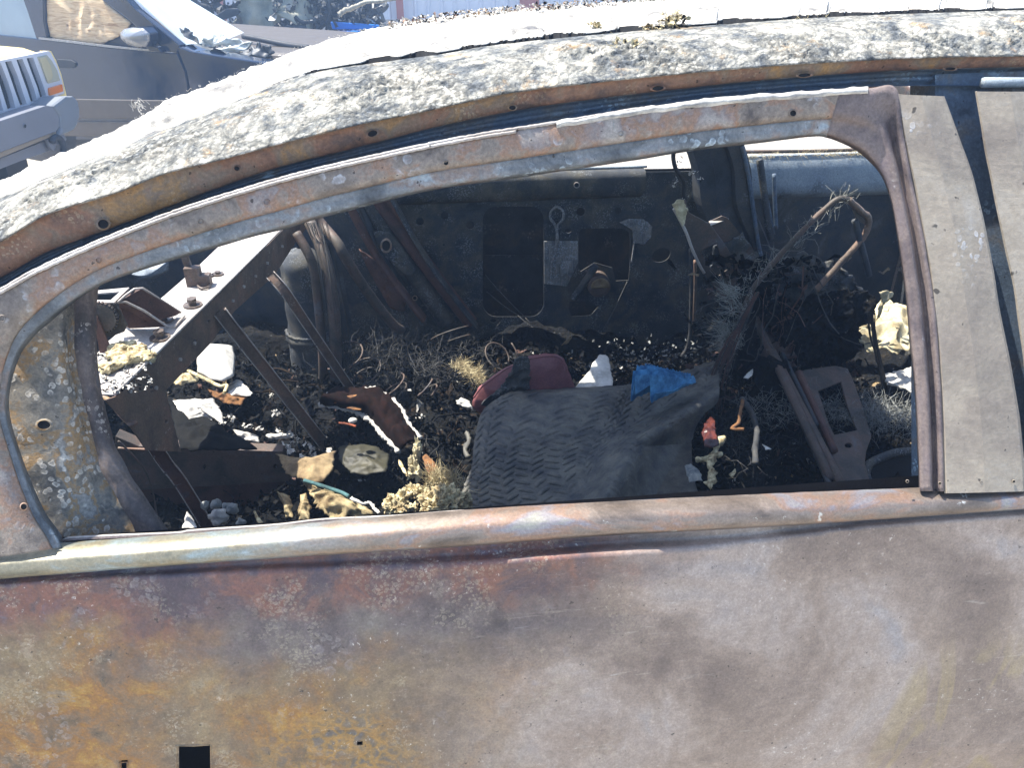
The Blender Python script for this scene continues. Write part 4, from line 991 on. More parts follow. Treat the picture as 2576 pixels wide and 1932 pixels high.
# loose litter over the heap
def litter():
    a = Acc(); mats = [char_m, ash_m, tan_m, rustdk_m, fibred_m, foam_m]
    for _ in range(5200):
        x = random.uniform(-.9, 1.3); y = random.uniform(.12, 1.5); s = random.choice((.006, .010, .016, .026))
        shard(a, (x, y, H(x, y)+random.uniform(0, .015)), s*random.uniform(.6, 1.2), random.choices(range(6), (62, 4, 8, 12, 14, 1.2))[0], .7)
    a.out('loose_litter', mats, car, stuff=True)
    a = Acc()
    for (px, py, z, n, ln, sp) in ((1000,860,.40,260,.10,.07),(900,900,.40,200,.09,.06),(1080,930,.40,260,.08,.06),(1120,840,.40,200,.09,.06),(950,980,.40,120,.07,.05),(1020,1150,.42,110,.05,.03),(2230,1030,.42,160,.05,.05),(2150,1010,.40,120,.05,.06),(700,1000,.38,90,.06,.06),(1850,1100,.4,160,.07,.06),(1200,880,.4,120,.06,.05)):
        fibres(a, pZ(px, py, z), n, ln, .0008, (sp, sp, .015), (0, 0, .1), .55, seg=5)
    a.out('steel_wool', [fibred_m], car, stuff=True)
    # curled springs and wires
    for (px, py, z, r_) in ((1000,985,.42,.03),(1085,990,.42,.024),(925,950,.42,.04),(870,905,.44,.05),(1140,860,.42,.05),(1250,900,.42,.04)):
        c = pZ(px, py, z); t0 = random.uniform(0, 6); ax = Vector((random.uniform(-1,1), random.uniform(-1,1), 1.2)).normalized(); u = ax.orthogonal().normalized(); v = ax.cross(u)
        P = [c+(u*math.cos(t0+t*.5)+v*math.sin(t0+t*.5))*r_*(1+.1*t/4)+ax*(.002*t) for t in range(0, 16)]
        tube('seat_spring', P, .0024, dark_m, car, 6, 2, jit=.15)
litter()
def tangle():
    a = Acc()
    for _ in range(7000):
        x = random.uniform(-.85, 1.2); y = random.uniform(.14, 1.45)
        shard(a, (x, y, H(x, y)+random.uniform(0, .04)), random.uniform(.010, .030), random.choices((0, 1, 2), (10, 2, 2))[0], .9)
    for _ in range(420):
        x = random.uniform(-.85, 1.15); y = random.uniform(.16, 1.4); p = Vector((x, y, H(x, y)+.012)); an = random.uniform(0, 6.28); P = [p]; d = Vector((math.cos(an), math.sin(an), 0))
        for k in range(6):
            d = (d+Vector([random.gauss(0, .5) for _ in range(3)])*.8).normalized(); q = P[-1]+d*random.uniform(.015, .04); q.z = max(min(q.z, H(q.x, q.y)+.06), H(q.x, q.y)+.004); P.append(q)
        a.add(*tube_data(catmull(P, 3), random.choice((.0012, .0018, .003)), 4, cap=False, jit=.2), random.choice((0, 0, 1, 2)))
    # ribbons of curled burnt trim
    for _ in range(260):
        x = random.uniform(-.8, 1.1); y = random.uniform(.2, 1.4); p = Vector((x, y, H(x, y)+.015)); an = random.uniform(0, 6.28); d = Vector((math.cos(an), math.sin(an), random.uniform(0, .6))); side = d.cross(Vector((0, 0, 1))).normalized()*random.uniform(.004, .014)
        vs = []; n = 8; r_ = random.uniform(.015, .05); tw = random.uniform(-.4, .4)
        for k in range(n):
            t = k/(n-1)*random.uniform(2, 2.6); c_ = p+d*r_*math.sin(t)+Vector((0, 0, 1))*r_*.6*(1-math.cos(t))*.5; sd_ = Matrix.Rotation(tw*k, 3, d.normalized())@side
            vs += [c_-sd_*random.uniform(.6, 1.1), c_+sd_*random.uniform(.6, 1.1)]
        a.add(vs, [(2*k, 2*k+1, 2*k+3, 2*k+2) for k in range(n-1)], random.choices((0, 1, 2, 3), (10, 3, 3, .6))[0])
    a.out('charred_tangle', [char_m, heap_m, simple('brown black char', '#15120f', '#332a22', 25, .95, spec=.1), ash_m], car, stuff=True)
tangle()
# ash flakes seen near the far door (centre-right)
a = Acc()
for _ in range(260):
    p = pZ(random.gauss(1640, 75), random.gauss(905, 26), .40); shard(a, p+Vector((0,0,random.uniform(0,.02))), random.uniform(.004, .012), random.choice((0, 0, 1)), .6)
a.out('ash_flakes', [ashfar_m, heap_m], car, stuff=True)

# ------------------------------------------------------------------ front seat remains (right)
seat = thing('front_seat_frame', 'burnt bare steel front seat frame with triangular headrest hoop, right of the blue cloth', 'seat', tuple(pZ(1950, 1150, .27)))
hoop = [(1560,830,.52),(1600,760,.60),(1640,700,.66),(1700,640,.73),(1745,590,.80),(1790,540,.85),(1830,500,.88),(1862,505,.89)]
hp = [(1790,1010),(1830,900),(1870,800),(1905,730),(1975,655),(2060,575),(2115,520),(2140,510)]
def YY(p): return pY(p[0], p[1], 1.05)
tube('backrest_tube', [YY(q) for q in [(1830,935),(1855,845),(1885,745),(1930,680),(2000,600),(2070,530),(2110,500),(2135,502)]], .0068, dark_m, seat, 8, jit=.15)
tube('backrest_tube', [YY(q) for q in [(2135,502),(2165,530),(2185,548),(2182,575),(2165,605),(2120,655),(2075,705),(2052,730)]], .008, strut_m, seat, 8, jit=.12)
plate('hoop_plate', [[YY(q) for q in bp([(1480,560),(1560,640),(1625,680),(1600,740),(1530,690)])]], .004, dark_m, seat)
tube('spring_strip', [YY(q) for q in bp([(1520,700),(1560,850),(1600,1000),(1620,1090)])], .008, sootb_m, seat, 6)
# slotted side bracket leaning left
sp = bp([(255,600),(290,560),(345,560),(370,650),(520,730),(640,900),(750,1110),(800,1230),(900,1500),(760,1450),(660,1330),(560,1200),(470,1060),(340,780)])
plate('side_bracket', [[pY(x, y, 1.20) for x, y in sp], [pY(x, y, 1.20) for x, y in bp([(450,920),(560,860),(590,950),(640,1040),(570,1095),(500,1010)])]], .006, dark_m, seat, bev=.002)
tube('bracket_edge', [pY(x, y, 1.19) for x, y in bp([(262,620),(300,690),(350,790),(390,900),(440,1010),(475,1070)])], .004, shelf_m, seat, 6)
crumple('bracket_foam', [pY(x, y, 1.185) for x, y in bp([(250,590),(290,560),(330,560),(360,640),(340,720),(320,740),(280,660)])], cream_m, seat, amp=.006, thick=.004)
plate('bracket_tab', [[pY(x, y, 1.22) for x, y in bp([(505,715),(600,672),(640,690),(860,960),(880,1010),(740,1110),(640,950)])]], .005, dark_m, seat)
plate('tab_top', [[pZ(x, y, pY(*bp([(510,735)])[0], 1.2).z+.004) for x, y in bp([(508,708),(600,672),(645,690),(520,735)])]], .002, shelf_m, seat)
# low slotted seat rails
def lo(pts): return crop(1650, 700, 2.963, pts)
def zr(x, y): return pY(x, y, .98-.42*max(0, (y-900)/350))
def slanted(pts, Y0=1.05, Y1=.62, y0=900, y1=1240): return [pY(x, y, Y0+(Y1-Y0)*(y-y0)/(y1-y0)) for x, y in pts]
a0 = lo([(1340,650),(1430,670),(1480,780),(1530,950),(1610,1180),(1560,1300),(1560,1380),(1610,1560),(1390,1570),(1300,1280),(1210,1010),(1060,720),(1110,690),(1230,850),(1300,1100),(1330,1170),(1500,1140),(1440,960),(1400,800)])
p0s, n0 = slanted(lo([(1200,900)]))[0], None
# one flat plate leaning back
PA, PB, PC = slanted(lo([(1100,690)]))[0], slanted(lo([(1400,1570)]))[0], slanted(lo([(1610,1180)]))[0]
NN = (PB-PA).cross(PC-PA).normalized()
plate('seat_side_plate', [[pP(x, y, PA, NN) for x, y in lo([(1340,650),(1430,670),(1480,780),(1540,950),(1610,1180),(1570,1290),(1560,1380),(1610,1570),(1390,1570),(1300,1280),(1210,1010),(1060,720),(1110,680)])],
      [pP(x, y, PA, NN) for x, y in lo([(1210,840),(1380,770),(1430,960),(1500,1130),(1330,1165),(1290,1080)])],
      [pP(x, y, PA, NN) for x, y in circ(*lo([(1435,1245)])[0], 9, 6, 12)]], .006, dark_m, seat, bev=.002)
for (A, B, wd, m) in (((860,540),(1390,1560),11,dark_m),((1060,700),(1330,1290),9,rustdk_m),((740,300),(1300,1500),10,dark_m),((940,560),(1200,1100),6,sootb_m),((1130,1180),(1300,1560),6,sootb_m)):
    A_, B_ = lo([A])[0], lo([B])[0]
    a1 = slanted([A_], 1.02, .60)[0]; b1 = slanted([B_], 1.02, .60)[0]
    tube('seat_rail', [a1, a1.lerp(b1, .5)+Vector((.004,0,-.006)), b1], wd*.0011, m, seat, 6)
tube('seat_pan_lip', slanted(lo([(1600,1560),(1565,1460),(1590,1390),(1680,1340),(1800,1300),(1960,1290)]), .95, .66), .011, soot_m, seat, 8)
plate('seat_pan', [slanted(lo([(1590,1390),(1800,1300),(2100,1280),(2100,1620),(1600,1620)]), 1.0, .70)], .01, hole_m, seat)
# cloth-like charred hanging sheets round the hoop
crumple('charred_padding', [pY(x, y, 1.12) for x, y in lo([(820,300),(1180,120),(1500,80),(1650,150),(1600,300),(1500,380),(1520,520),(1440,620),(1100,680),(900,520)])], heap_m, seat, amp=.03, sc=16, thick=.004, n=110, rings=20)
crumple('charred_padding', [pY(x, y, 1.16) for x, y in lo([(700,100),(1000,-60),(1150,0),(1150,250),(900,350),(760,500),(640,420)])], heap_m, seat, amp=.025, sc=18, thick=.004, n=110, rings=20)
crumple('charred_padding', [pY(x, y, 1.08) for x, y in lo([(520,380),(740,300),(800,640),(760,700),(600,760),(500,700)])], heap_m, seat, amp=.02, sc=18, thick=.004, n=90, rings=16)
crumple('charred_padding', [pY(x, y, .98) for x, y in lo([(760,560),(960,600),(1200,1100),(1280,1560),(700,1600),(640,1200)])], heap_m, seat, amp=.03, sc=16, thick=.004, n=110, rings=20)
crumple('charred_padding', [pY(x, y, 1.22) for x, y in lo([(430,-250),(640,-330),(760,-180),(860,60),(900,330),(760,560),(560,480),(480,220),(400,-40)])], soot_m, seat, amp=.02, sc=22, thick=.004, n=100, rings=20)
crumple('charred_padding', [pY(x, y, 1.10-.0006*(y-900)) for x, y in lo([(640,430),(860,330),(1000,520),(1180,820),(1230,1150),(1000,1250),(800,1000),(690,760)])], dark_m, seat, amp=.022, sc=20, thick=.004, n=100, rings=20)
crumple('charred_padding', [pY(x, y, 1.15) for x, y in lo([(820,-120),(1100,-200),(1400,-60),(1560,100),(1500,260),(1150,300),(900,180)])], soot_m, seat, amp=.03, sc=18, thick=.004, n=100, rings=20)
a = Acc()
for _ in range(1500):
    q = lo([(random.gauss(900, 260), random.uniform(-150, 1150))])[0]; Yq = 1.16-.4*max(0, (q[1]-850)/400)+random.uniform(-.06, .10)
    shard(a, pY(q[0], q[1], Yq), random.uniform(.010, .034), random.choices((0, 1, 2), (8, 3, 1))[0], 1.4)
for _ in range(90):
    q = lo([(random.gauss(950, 280), random.uniform(-100, 800))])[0]; p = pY(q[0], q[1], random.uniform(1.02, 1.2)); P = [p]
    d = Vector((random.gauss(0, .4), random.gauss(0, .2), -1))
    for k in range(5): d = (d+Vector([random.gauss(0, .35) for _ in range(3)])).normalized(); P.append(P[-1]+d*random.uniform(.02, .05))
    a.add(*tube_data(catmull(P, 3), random.choice((.0006, .001, .0018)), 4, cap=False, jit=.3), random.choice((0, 0, 2, 3)))
a.out('hanging_char', [char_m, heap_m, rustdk_m, fibred_m], seat, stuff=True)
# spiky fibre tufts along the tube
a = Acc()
for (x, y) in [(1800+random.gauss(0,8)+t*110, 960-t*300) for t in [i/26 for i in range(27)]]:
    fibres(a, pY(x, y, 1.03), 5, .03, .0006, (.014,.006,.014), (-.6,-.4,.1), .45, seg=4)
for _ in range(40):
    q = lo([(random.uniform(500, 660), random.uniform(330, 520))])[0]; fibres(a, pY(*q, 1.02), 6, .045, .0006, (.005,.005,.005), (-.9,-.2,.55), .12)
for _ in range(30):
    q = lo([(random.uniform(520, 660), random.uniform(60, 260))])[0]; fibres(a, pY(*q, 1.02), 5, .05, .0006, (.006,.005,.006), (-.9,-.2,.4), .15)
for _ in range(24):
    q = bp([(random.uniform(900, 1500), 0)])[0]; t = random.random(); fibres(a, pY(1930+t*200, 680-t*185, 1.05), 4, .05, .0005, (.008,.005,.008), (.1,0,.8), .4)
a.out('charred_fibres', [fibre_m], seat, stuff=True)
a = Acc()
for k in range(34):
    sp_k = random.gauss(0, 1)
    P = [pY(x+random.gauss(0,3)+sp_k*abs(y-760)*.07, y, 1.0) for x, y in [(1905,735),(1870,800),(1835,870),(1805,950),(1785,1020),(1775,1060)]]
    a.add(*tube_data(catmull(P, 4), random.choice((.0006, .001, .0018)), 4, cap=False, jit=.2), random.choice((0, 1)))
a.out('lower_strands', [rustdk_m, fibred_m], seat, stuff=True)
# wire loom hanging in front of the cream cloth
a = Acc()
for k in range(16):
    o = random.gauss(0, 4)
    P = [pY(x+o+random.gauss(0,2.5), y, .98) for x, y in lo([(1600,260),(1620,420),(1655,600),(1690,740),(1720,900),(1760,1040),(1830,1150)])]
    a.add(*tube_data(catmull(P, 5), .0017, 5, cap=False))
a.out('wire_loom', [wire_m], None, label='charred black wire loom hanging in front of the cream cloth', cat='wires', smooth=True)

# grey fluffy lint (lower right) and sunlit fluff
a = Acc()
for (qx, qy, z, n, m_) in ((1650,1000,.42,420,0),(1800,1040,.42,300,0),(1420,1000,.42,260,0),(900,930,.45,120,0),(960,1000,.45,90,0)):
    fibres(a, pZ(*lo([(qx, qy)])[0], z), n, .05, .0007, (.055,.03,.012), (0,0,.1), .5, seg=4)
a.out('grey_lint', [ashfar_m], None, stuff=True, label='matted grey lint lying behind the slotted seat plate', cat='lint')
crumple('ash_cake', [pZ(x, y, .47) for x, y in lo([(1690,720),(1830,690),(1960,640),(2000,700),(1990,880),(1860,830),(1740,790)])], ash_m, None, amp=.014, sc=40, thick=.006, label='sunlit whitish ash cake below the cream cloth', cat='ash')
# cream cloth
cl = crumple('cream_cloth', [pY(x, y, 1.05+(900-y)*.0016) for x, y in lo([(1500,360),(1560,310),(1640,240),(1700,190),(1900,205),(1960,220),(1960,480),(1880,520),(1760,570),(1600,550),(1500,520),(1520,430)])], cream_m, None, rings=26, n=150, amp=.030, sc=14, thick=.002, edge=.5, label='crumpled cream cloth heaped beyond the seat at the window rear edge', cat='cloth')
crumple('cloth_scrap', [pY(x, y, 1.10) for x, y in lo([(1660,100),(1720,85),(1775,110),(1760,140),(1700,170),(1680,270),(1640,320),(1660,200),(1690,140)])], cream_m, None, amp=.008, thick=.002, label='narrow olive cream rag standing above the cream cloth', cat='rag')

# ------------------------------------------------------------------ rubber mat
def rubber_mat():
    top = catmull([Vector((x, y, 0)) for x, y in ((1262,1003),(1300,985),(1420,980),(1560,975),(1600,968),(1680,950),(1750,925),(1798,912))], 8)
    bot = catmull([Vector((x, y, 0)) for x, y in ((1178,1330),(1300,1330),(1450,1325),(1540,1318),(1640,1310),(1770,1300))], 8)
    lef = catmull([Vector((x, y, 0)) for x, y in ((1262,1003),(1215,1040),(1195,1110),(1186,1180),(1165,1235),(1172,1280),(1178,1330))], 8)
    rig = catmull([Vector((x, y, 0)) for x, y in ((1798,912),(1810,950),(1800,1010),(1760,1050),(1740,1100),(1745,1200),(1770,1300))], 8)
    def at(L, t):
        f = t*(len(L)-1); i = min(int(f), len(L)-2); return L[i].lerp(L[i+1], f-i)
    NU, NV = 330, 250; rows = []
    for j in range(NV+1):
        v = j/NV; row = []
        for i in range(NU+1):
            u = i/NU
            p = at(top, u)*(1-v)+at(bot, u)*v+at(lef, v)*(1-u)+at(rig, v)*u-(top[0]*(1-u)*(1-v)+top[-1]*u*(1-v)+bot[0]*(1-u)*v+bot[-1]*u*v)
            # ridge line from (1480,1300) to (1790,960)
            fx = 1500+(1300-p.y)*.55+max(0, 1120-p.y)*1.0; s = (p.x-fx)
            z = .50+.058*math.exp(-(s/52)**2)*(.5+.5*v)+(-.05 if s > 0 else 0)*min(1, abs(s)/120)+.012*math.sin(u*5+v*3)
            z -= .05*max(0, 1-v/.08)**2
            z += .006*noise.noise(Vector((u*6, v*6, 0)))
            q = pZ(p.x, p.y, z)
            # raised tread bars, alternating diagonals
            cu, cv = u*22+.9*noise.noise(Vector((u*3, v*3, 1))), v*20+.6*math.sin(u*3)+1.1*noise.noise(Vector((u*3, v*3, 8))); a_ = math.floor(cu); cv += .5*(a_ % 2); b_ = math.floor(cv); fu, fv = cu-a_-.5, cv-b_-.5
            sg = 1 if a_ % 2 else -1; rx = (fu*.78+sg*fv*.62); ry = (-sg*fu*.62+fv*.78)+.10*math.cos(rx*3)-.08; e = 1-(rx/.60)**2-(ry/.15)**2
            if e > 0: q = q+Vector((0, -.3, 1))*(.0030*max(.4, min(1, .85+1.0*noise.noise(Vector((u*3.1, v*3.7, 5)))))*min(1, e*1.8)*(1-.8*max(0, min(1, (s+10)/90))))
            row.append(q)
        rows.append(row)
    o = link('rubber_mat', grid_mesh('rubber_mat', rows), mat_m, None, smooth=True, label='dusty black rubber mat with diamond tread, draped over the rear seat heap', cat='rubber mat')
    s = o.modifiers.new('solid', 'SOLIDIFY'); s.thickness = .005; s.offset = -1
    return o
rubber_mat()
tube('mat_torn_edge', [pZ(x, y, .5) for x, y in ((1175,1090),(1180,1110),(1170,1130),(1178,1150))], .006, mat_m, None, 6, jit=.4, label='torn rubber shred at the left edge of the tread mat', cat='rubber shred')
# blue cloth
BL = [pZ(x, y, .545) for x, y in crop(1100, 700, 2.765, [(1350,800),(1380,760),(1450,715),(1570,700),(1660,685),(1740,680),(1790,700),(1800,725),(1730,770),(1640,810),(1500,890),(1470,860),(1370,912),(1345,860)])]
def blue_cloth():
    L = resample(BL, 120); c = sum(L, Vector((0,0,0)))/120; rows = []
    for r in range(25):
        t = max(r/24, .001); row = []
        for p in L:
            q = c.lerp(p, t); e = crop2 = (q-c); s = e.x*.45+e.y*1.0                # folds fan across the cloth
            f = abs(((s*34+e.x*5) % 1)-.5)*2
            O = BL[7]; dv = q-O; th = math.atan2(dv.y, -dv.x); rr_ = dv.length
            z = .010*(1-t**3)+rr_*.42*abs(((th*5+.35) % 1)-.5)*2+.001*noise.noise(q*60)
            row.append(q+Vector((0, 0, z)))
        rows.append(row)
    o = link('blue_cloth', grid_mesh('blue_cloth', rows, closed=True), blue_m, None, smooth=False, label='folded bright blue cloth lying on the upper edge of the rubber mat', cat='cloth')
    s = o.modifiers.new('solid', 'SOLIDIFY'); s.thickness = .002
blue_cloth()
# red vinyl bag
def red_bag():
    c5 = lambda pts: crop(1100, 700, 2.765, pts)
    Lf = c5([(245,900),(245,850),(285,760),(370,690),(470,620),(530,595),(560,560),(640,540),(760,520),(830,525),(880,555),(920,650),(970,790),(960,900),(300,940)])
    P = [pY(x, y, 1.02) for x, y in Lf]
    r = thing('red_vinyl_bag', 'dusty red vinyl bag half buried behind the rubber mat', 'bag', (P[0].x+.1, 1.05, .38))
    o = crumple('bag_shell', P, red_m, r, rings=16, n=110, amp=.004, sc=14, dome=.03, thick=.003, edge=.3)
    seam = [pY(x, y, 1.005) for x, y in c5([(255,830),(300,765),(380,700),(480,628),(535,605)])]
    tube('seam', seam, .0025, red_m, r, 6)
    tube('seam', [pY(x, y, 1.0) for x, y in c5([(640,560),(760,540),(830,545),(870,575),(900,650)])], .0025, red_m, r, 6)
    crumple('soot_patch', [pY(x, y, .985) for x, y in c5([(540,560),(610,540),(645,570),(640,780),(560,790),(450,850),(350,900),(300,880),(440,750),(510,650)])], soot_m, r, amp=.010, sc=40, thick=.003)
red_bag()
# white shard
crumple('white_shard', [pY(x, y, 1.02+(800-(y-700)*2.765)/268*.16) for x, y in crop(1100, 700, 2.765, [(960,760),(1010,700),(1060,640),(1080,590),(1110,560),(1125,532),(1175,535),(1195,560),(1205,640),(1222,720),(1205,800),(960,800)])], white_m, None, amp=.004, sc=20, thick=.008, dirn=(0,-.3,1), label='bright white curved shard standing between the red bag and the blue cloth', cat='shard')

# ------------------------------------------------------------------ left-hand debris
wb = c3([(520,560),(600,480),(640,430),(700,370),(850,385),(868,460),(850,560),(790,572),(650,530)])
def white_block():
    P = [pZ(x, y, .50) for x, y in c3([(648,395),(700,370),(855,378),(868,440),(862,540),(800,572),(730,565),(655,520)])]
    up_ = [p+(CAM-p).normalized()*.02 for p in P]
    return crumple('white_tank', P, white_m, None, rings=12, n=70, amp=.003, sc=12, dome=.035, thick=.004, edge=.2, label='white plastic tank fragment between the first two seat back braces', cat='tank')
white_block()
def c6(pts): return crop(720, 900, 3.95, pts)
debris = [
 ('paper_scrap', c3([(820,655),(830,600),(870,562),(900,570),(965,640),(955,655)]), .46, white_m, .006, 'small white curled paper scrap right of the white tank fragment', 'paper'),
 ('amber_foam', c3([(710,620),(800,640),(940,655),(900,710),(820,700),(740,660)]), .45, orange_m, .010, 'amber scorched foam piece under the small white paper scrap', 'foam'),
 ('amber_foam', c3([(520,580),(560,540),(620,520),(680,540),(650,580),(560,600)]), .50, foam_m, .010, 'yellow scorched foam piece against the left end of the white tank fragment', 'foam'),
 ('grey_panel_scrap', c3([(520,680),(640,675),(740,670),(800,760),(800,820),(740,770),(660,780),(560,805)]), .50, ash_m, .010, 'curved sunlit grey panel scrap beside the shelf gusset', 'panel scrap'),
 ('tan_felt', c3([(1100,980),(1160,1000),(1300,1000),(1430,960),(1415,1060),(1360,1135),(1290,1140),(1150,1090)]), .52, tan_m, .010, 'tan fibre felt flap at the foot of the longest seat back brace', 'felt'),
 ('scorched_cloth', c3([(1240,1120),(1300,1160),(1400,1200),(1500,1240),(1600,1280),(1650,1320),(1400,1340),(1340,1300),(1290,1220)]), .50, scloth_m, .018, 'scorched cream cloth with blue hem below the tan felt flap', 'cloth'),
 ('scorched_cloth', c3([(1100,1190),(1170,1215),(1190,1330),(1150,1340),(1130,1260)]), .50, scloth_m, .012, 'narrow folded cream cloth strip, leftmost by the door sill', 'cloth'),
 ('scorched_cloth', c3([(1230,1210),(1260,1200),(1285,1260),(1280,1350),(1220,1350),(1225,1280)]), .50, scloth_m, .012, 'upright scorched cloth fold between the cream strip and the larger cloth', 'cloth'),
 ('white_flake', c3([(1040,870),(1110,865),(1190,870),(1195,890),(1100,900),(1045,890)]), .47, ash_m, .008, 'white ash flake strip lying left of the longest brace foot', 'ash flake'),
 ('white_flake', c3([(850,840),(900,850),(1000,880),(1000,915),(940,910),(870,870)]), .47, ash_m, .008, 'pale ash flake strip lying midway between sill box and paper scrap', 'ash flake'),
 ('foam_chunk', c3([(570,1390),(600,1300),(620,1320),(655,1390)]), .56, ash_m, .006, 'pale pointed foam chunk just above the sill, leftmost one', 'foam'),
 ('yellow_leaf', c3([(970,1290),(1000,1330),(1025,1365),(1000,1370),(980,1340)]), .52, foam_m, .004, 'thin yellow burnt leaf above the door sill', 'leaf'),
 ('pale_block', c6([(1690,430),(1740,395),(1830,440),(1855,515),(1800,500),(1700,460)]), .50, ash_m, .006, 'small pale foam block left of the red bag', 'foam'),
 ('olive_pouch', c6([(520,880),(760,860),(900,880),(1030,970),(1000,1130),(760,1160),(640,1150),(520,1000)]), .44, simple('olive sooty vinyl', '#2a2b26', '#43402f', 14, .6), .008, 'sooty olive pouch in the shade right of the tan felt', 'pouch'),
]
for i, (nm, px, z, m_, am, lab, cat) in enumerate(debris):
    crumple(nm, [pZ(x, y, z) for x, y in px], m_, None, amp=am, sc=26, thick=.0025, n=80, rings=12, seed=i, dome=am*1.2, dirn=(0,-.5,.85), label=lab, cat=cat)
tube('cloth_hem', [pZ(x, y, .53) for x, y in c3([(1250,1125),(1330,1150),(1450,1190),(1500,1215)])], .004, simple('teal hem', '#22373a', '#4a6f70', 40, .9), None, 6, label='teal blue hem strip along the scorched cream cloth', cat='hem')
tube('charred_stick', [pZ(x, y, .54) for x, y in c3([(1510,1225),(1580,1255),(1620,1250),(1640,1280),(1670,1308)])], .0035, ash_m, None, 6, jit=.5, label='thin grey charred stick at the end of the teal hem', cat='stick')
tube('bent_rod', [pZ(x, y, .52) for x, y in c3([(605,515),(700,560),(780,600),(820,595),(805,640)])], .0045, foam_m, None, 8, jit=.1, label='bent pale rod with hooked end under the white tank fragment', cat='rod')
# curled charred seat cover: arching band with ash-white rims
def arch():
    A = c6([(330,465),(480,490),(620,520),(760,570),(860,650),(950,760),(1040,850),(1120,940)])
    B = c6([(395,385),(500,345),(620,335),(780,320),(900,320),(1030,400),(1140,500),(1210,640),(1330,800)])
    a = catmull([Vector((*p, 0)) for p in A], 8); b = catmull([Vector((*p, 0)) for p in B], 7)
    n = 48; rows = []
    ga = lambda L, t: L[min(int(t*(len(L)-1)), len(L)-1)]
    for k in range(13):
        s = k/12; row = []
        for i in range(n+1):
            t = i/n; q = ga(b, t).lerp(ga(a, t), s); z = .50+.05*math.sin(math.pi*s)-.0*t
            p = pZ(q.x, q.y, z); row.append(p+Vector((0,0,noise.noise(p*28)*.016+(1-2*abs(noise.noise(p*60)))*.007)))
        rows.append(row)
    t_ = thing('charred_seat_cover', 'arched maroon charred seat cover with white ash rims, left of the tread mat', 'seat cover', tuple(pZ(1000, 1100, .4)))
    o = link('cover', grid_mesh('cover', rows), maroonc_m, t_, smooth=True); s = o.modifiers.new('solid', 'SOLIDIFY'); s.thickness = .004
    for L, rr, zz in ((B, .0085, .516), (A, .0075, .514)):
        tube('ash_rim', [pZ(x, y, zz) for x, y in L], lambda t, rr=rr, zz=zz: rr*(.30+.85*abs(noise.noise(Vector((t*22, zz*50, 3))))**.6), ash_m, t_, 8, 10, jit=.5)
    crumple('amber_lining', [pZ(x, y, .545) for x, y in c6([(450,430),(560,390),(700,370),(850,370),(830,400),(650,420),(480,450)])], orange_m, t_, amp=.004, thick=.002)
    crumple('amber_lining', [pZ(x, y, .535) for x, y in c6([(600,500),(660,470),(750,490),(740,520),(650,515)])], orange_m, t_, amp=.004, thick=.002)
arch()
tube('orange_twig', [pZ(x, y, .53) for x, y in c6([(525,650),(580,655),(640,665),(690,685)])], .003, simple('orange scorched plastic', '#4a2312', '#9a4c28', 40, .8), None, 6, jit=.4, label='small branching orange melted scrap under the seat cover arch', cat='scrap')
lump('white_bead', pZ(*c6([(660,625)])[0], .53), (.010,.007,.006), white_m, None, 2, .3, label='white melted bead touching the orange scrap', cat='bead')
# yellow foam heaps by the sill
pts = []
for x, y, r in ((1060,1430,9),(1100,1470,9),(1150,1390,8),(1200,1340,7),(1260,1320,8),(1330,1340,8),(1380,1380,8),(1050,1500,10),(1130,1510,8),(1270,1480,5),(1450,1430,12),(1520,1390,12),(1580,1440,14),(1640,1370,11),(1680,1430,13),(1520,1480,14),(1620,1490,14),(1770,1430,9),(1740,1480,9),(1430,1500,10)):
    p = pZ(*c6([(x, y)])[0], .60); s = r*.00125; pts.append((p, (s*1.1, s, s)))
lumps('insulation_clump', pts, foam_m, 'bright yellow sunlit insulation clump on the sill left of the tread mat', 'insulation', n=4, amp=1.0, sc=150)
lumps('insulation_clump', [(pZ(*c6([(x, y)])[0], .57), (.007,.007,.014)) for x, y in ((1310,870),(1300,920),(1290,970),(1270,1020),(1250,1070),(1290,1100),(1300,1150),(1240,1150))], cream_m, 'upright pale crusty foam finger above the yellow insulation', 'insulation', amp=1.0, sc=170)
crumple('amber_strip', [pZ(x, y, .57) for x, y in c6([(1115,1010),(1150,1040),(1200,1150),(1210,1180),(1160,1140),(1120,1070)])], foam_m, None, amp=.004, thick=.004, label='thin amber foam strip left of the upright foam finger', cat='foam')
crumple('amber_strip', [pZ(x, y, .57) for x, y in c6([(1350,980),(1400,965),(1500,1070),(1510,1120),(1430,1220),(1390,1110)])], orange_m, None, amp=.006, thick=.004, label='orange brown felt strip right of the upright foam finger', cat='felt')
a = Acc()
for x, y in c6([(1480,1180),(1530,1220),(1580,1260),(1620,1200),(1660,1260),(1700,1300),(1500,1260),(1440,1260)]): fibres(a, pZ(x, y, .58), 45, .035, .0006, (.008,.006,.006), (-.2,-.2,.8), .2)
a.out('straw_fibres', [foam_m], None, stuff=True, label='pale straw like fibre tuft above the yellow insulation clump', cat='fibres')
a = Acc()
for x, y in c6([(1700,80),(1760,120),(1820,150),(1880,190),(1930,220)]): fibres(a, pZ(x, y, .48), 70, .035, .0006, (.008,.006,.006), (.3,-.2,.5), .3); 
a.out('straw_fibres', [foam_m], None, stuff=True, label='sunlit straw fibre tuft left of the red bag', cat='fibres')
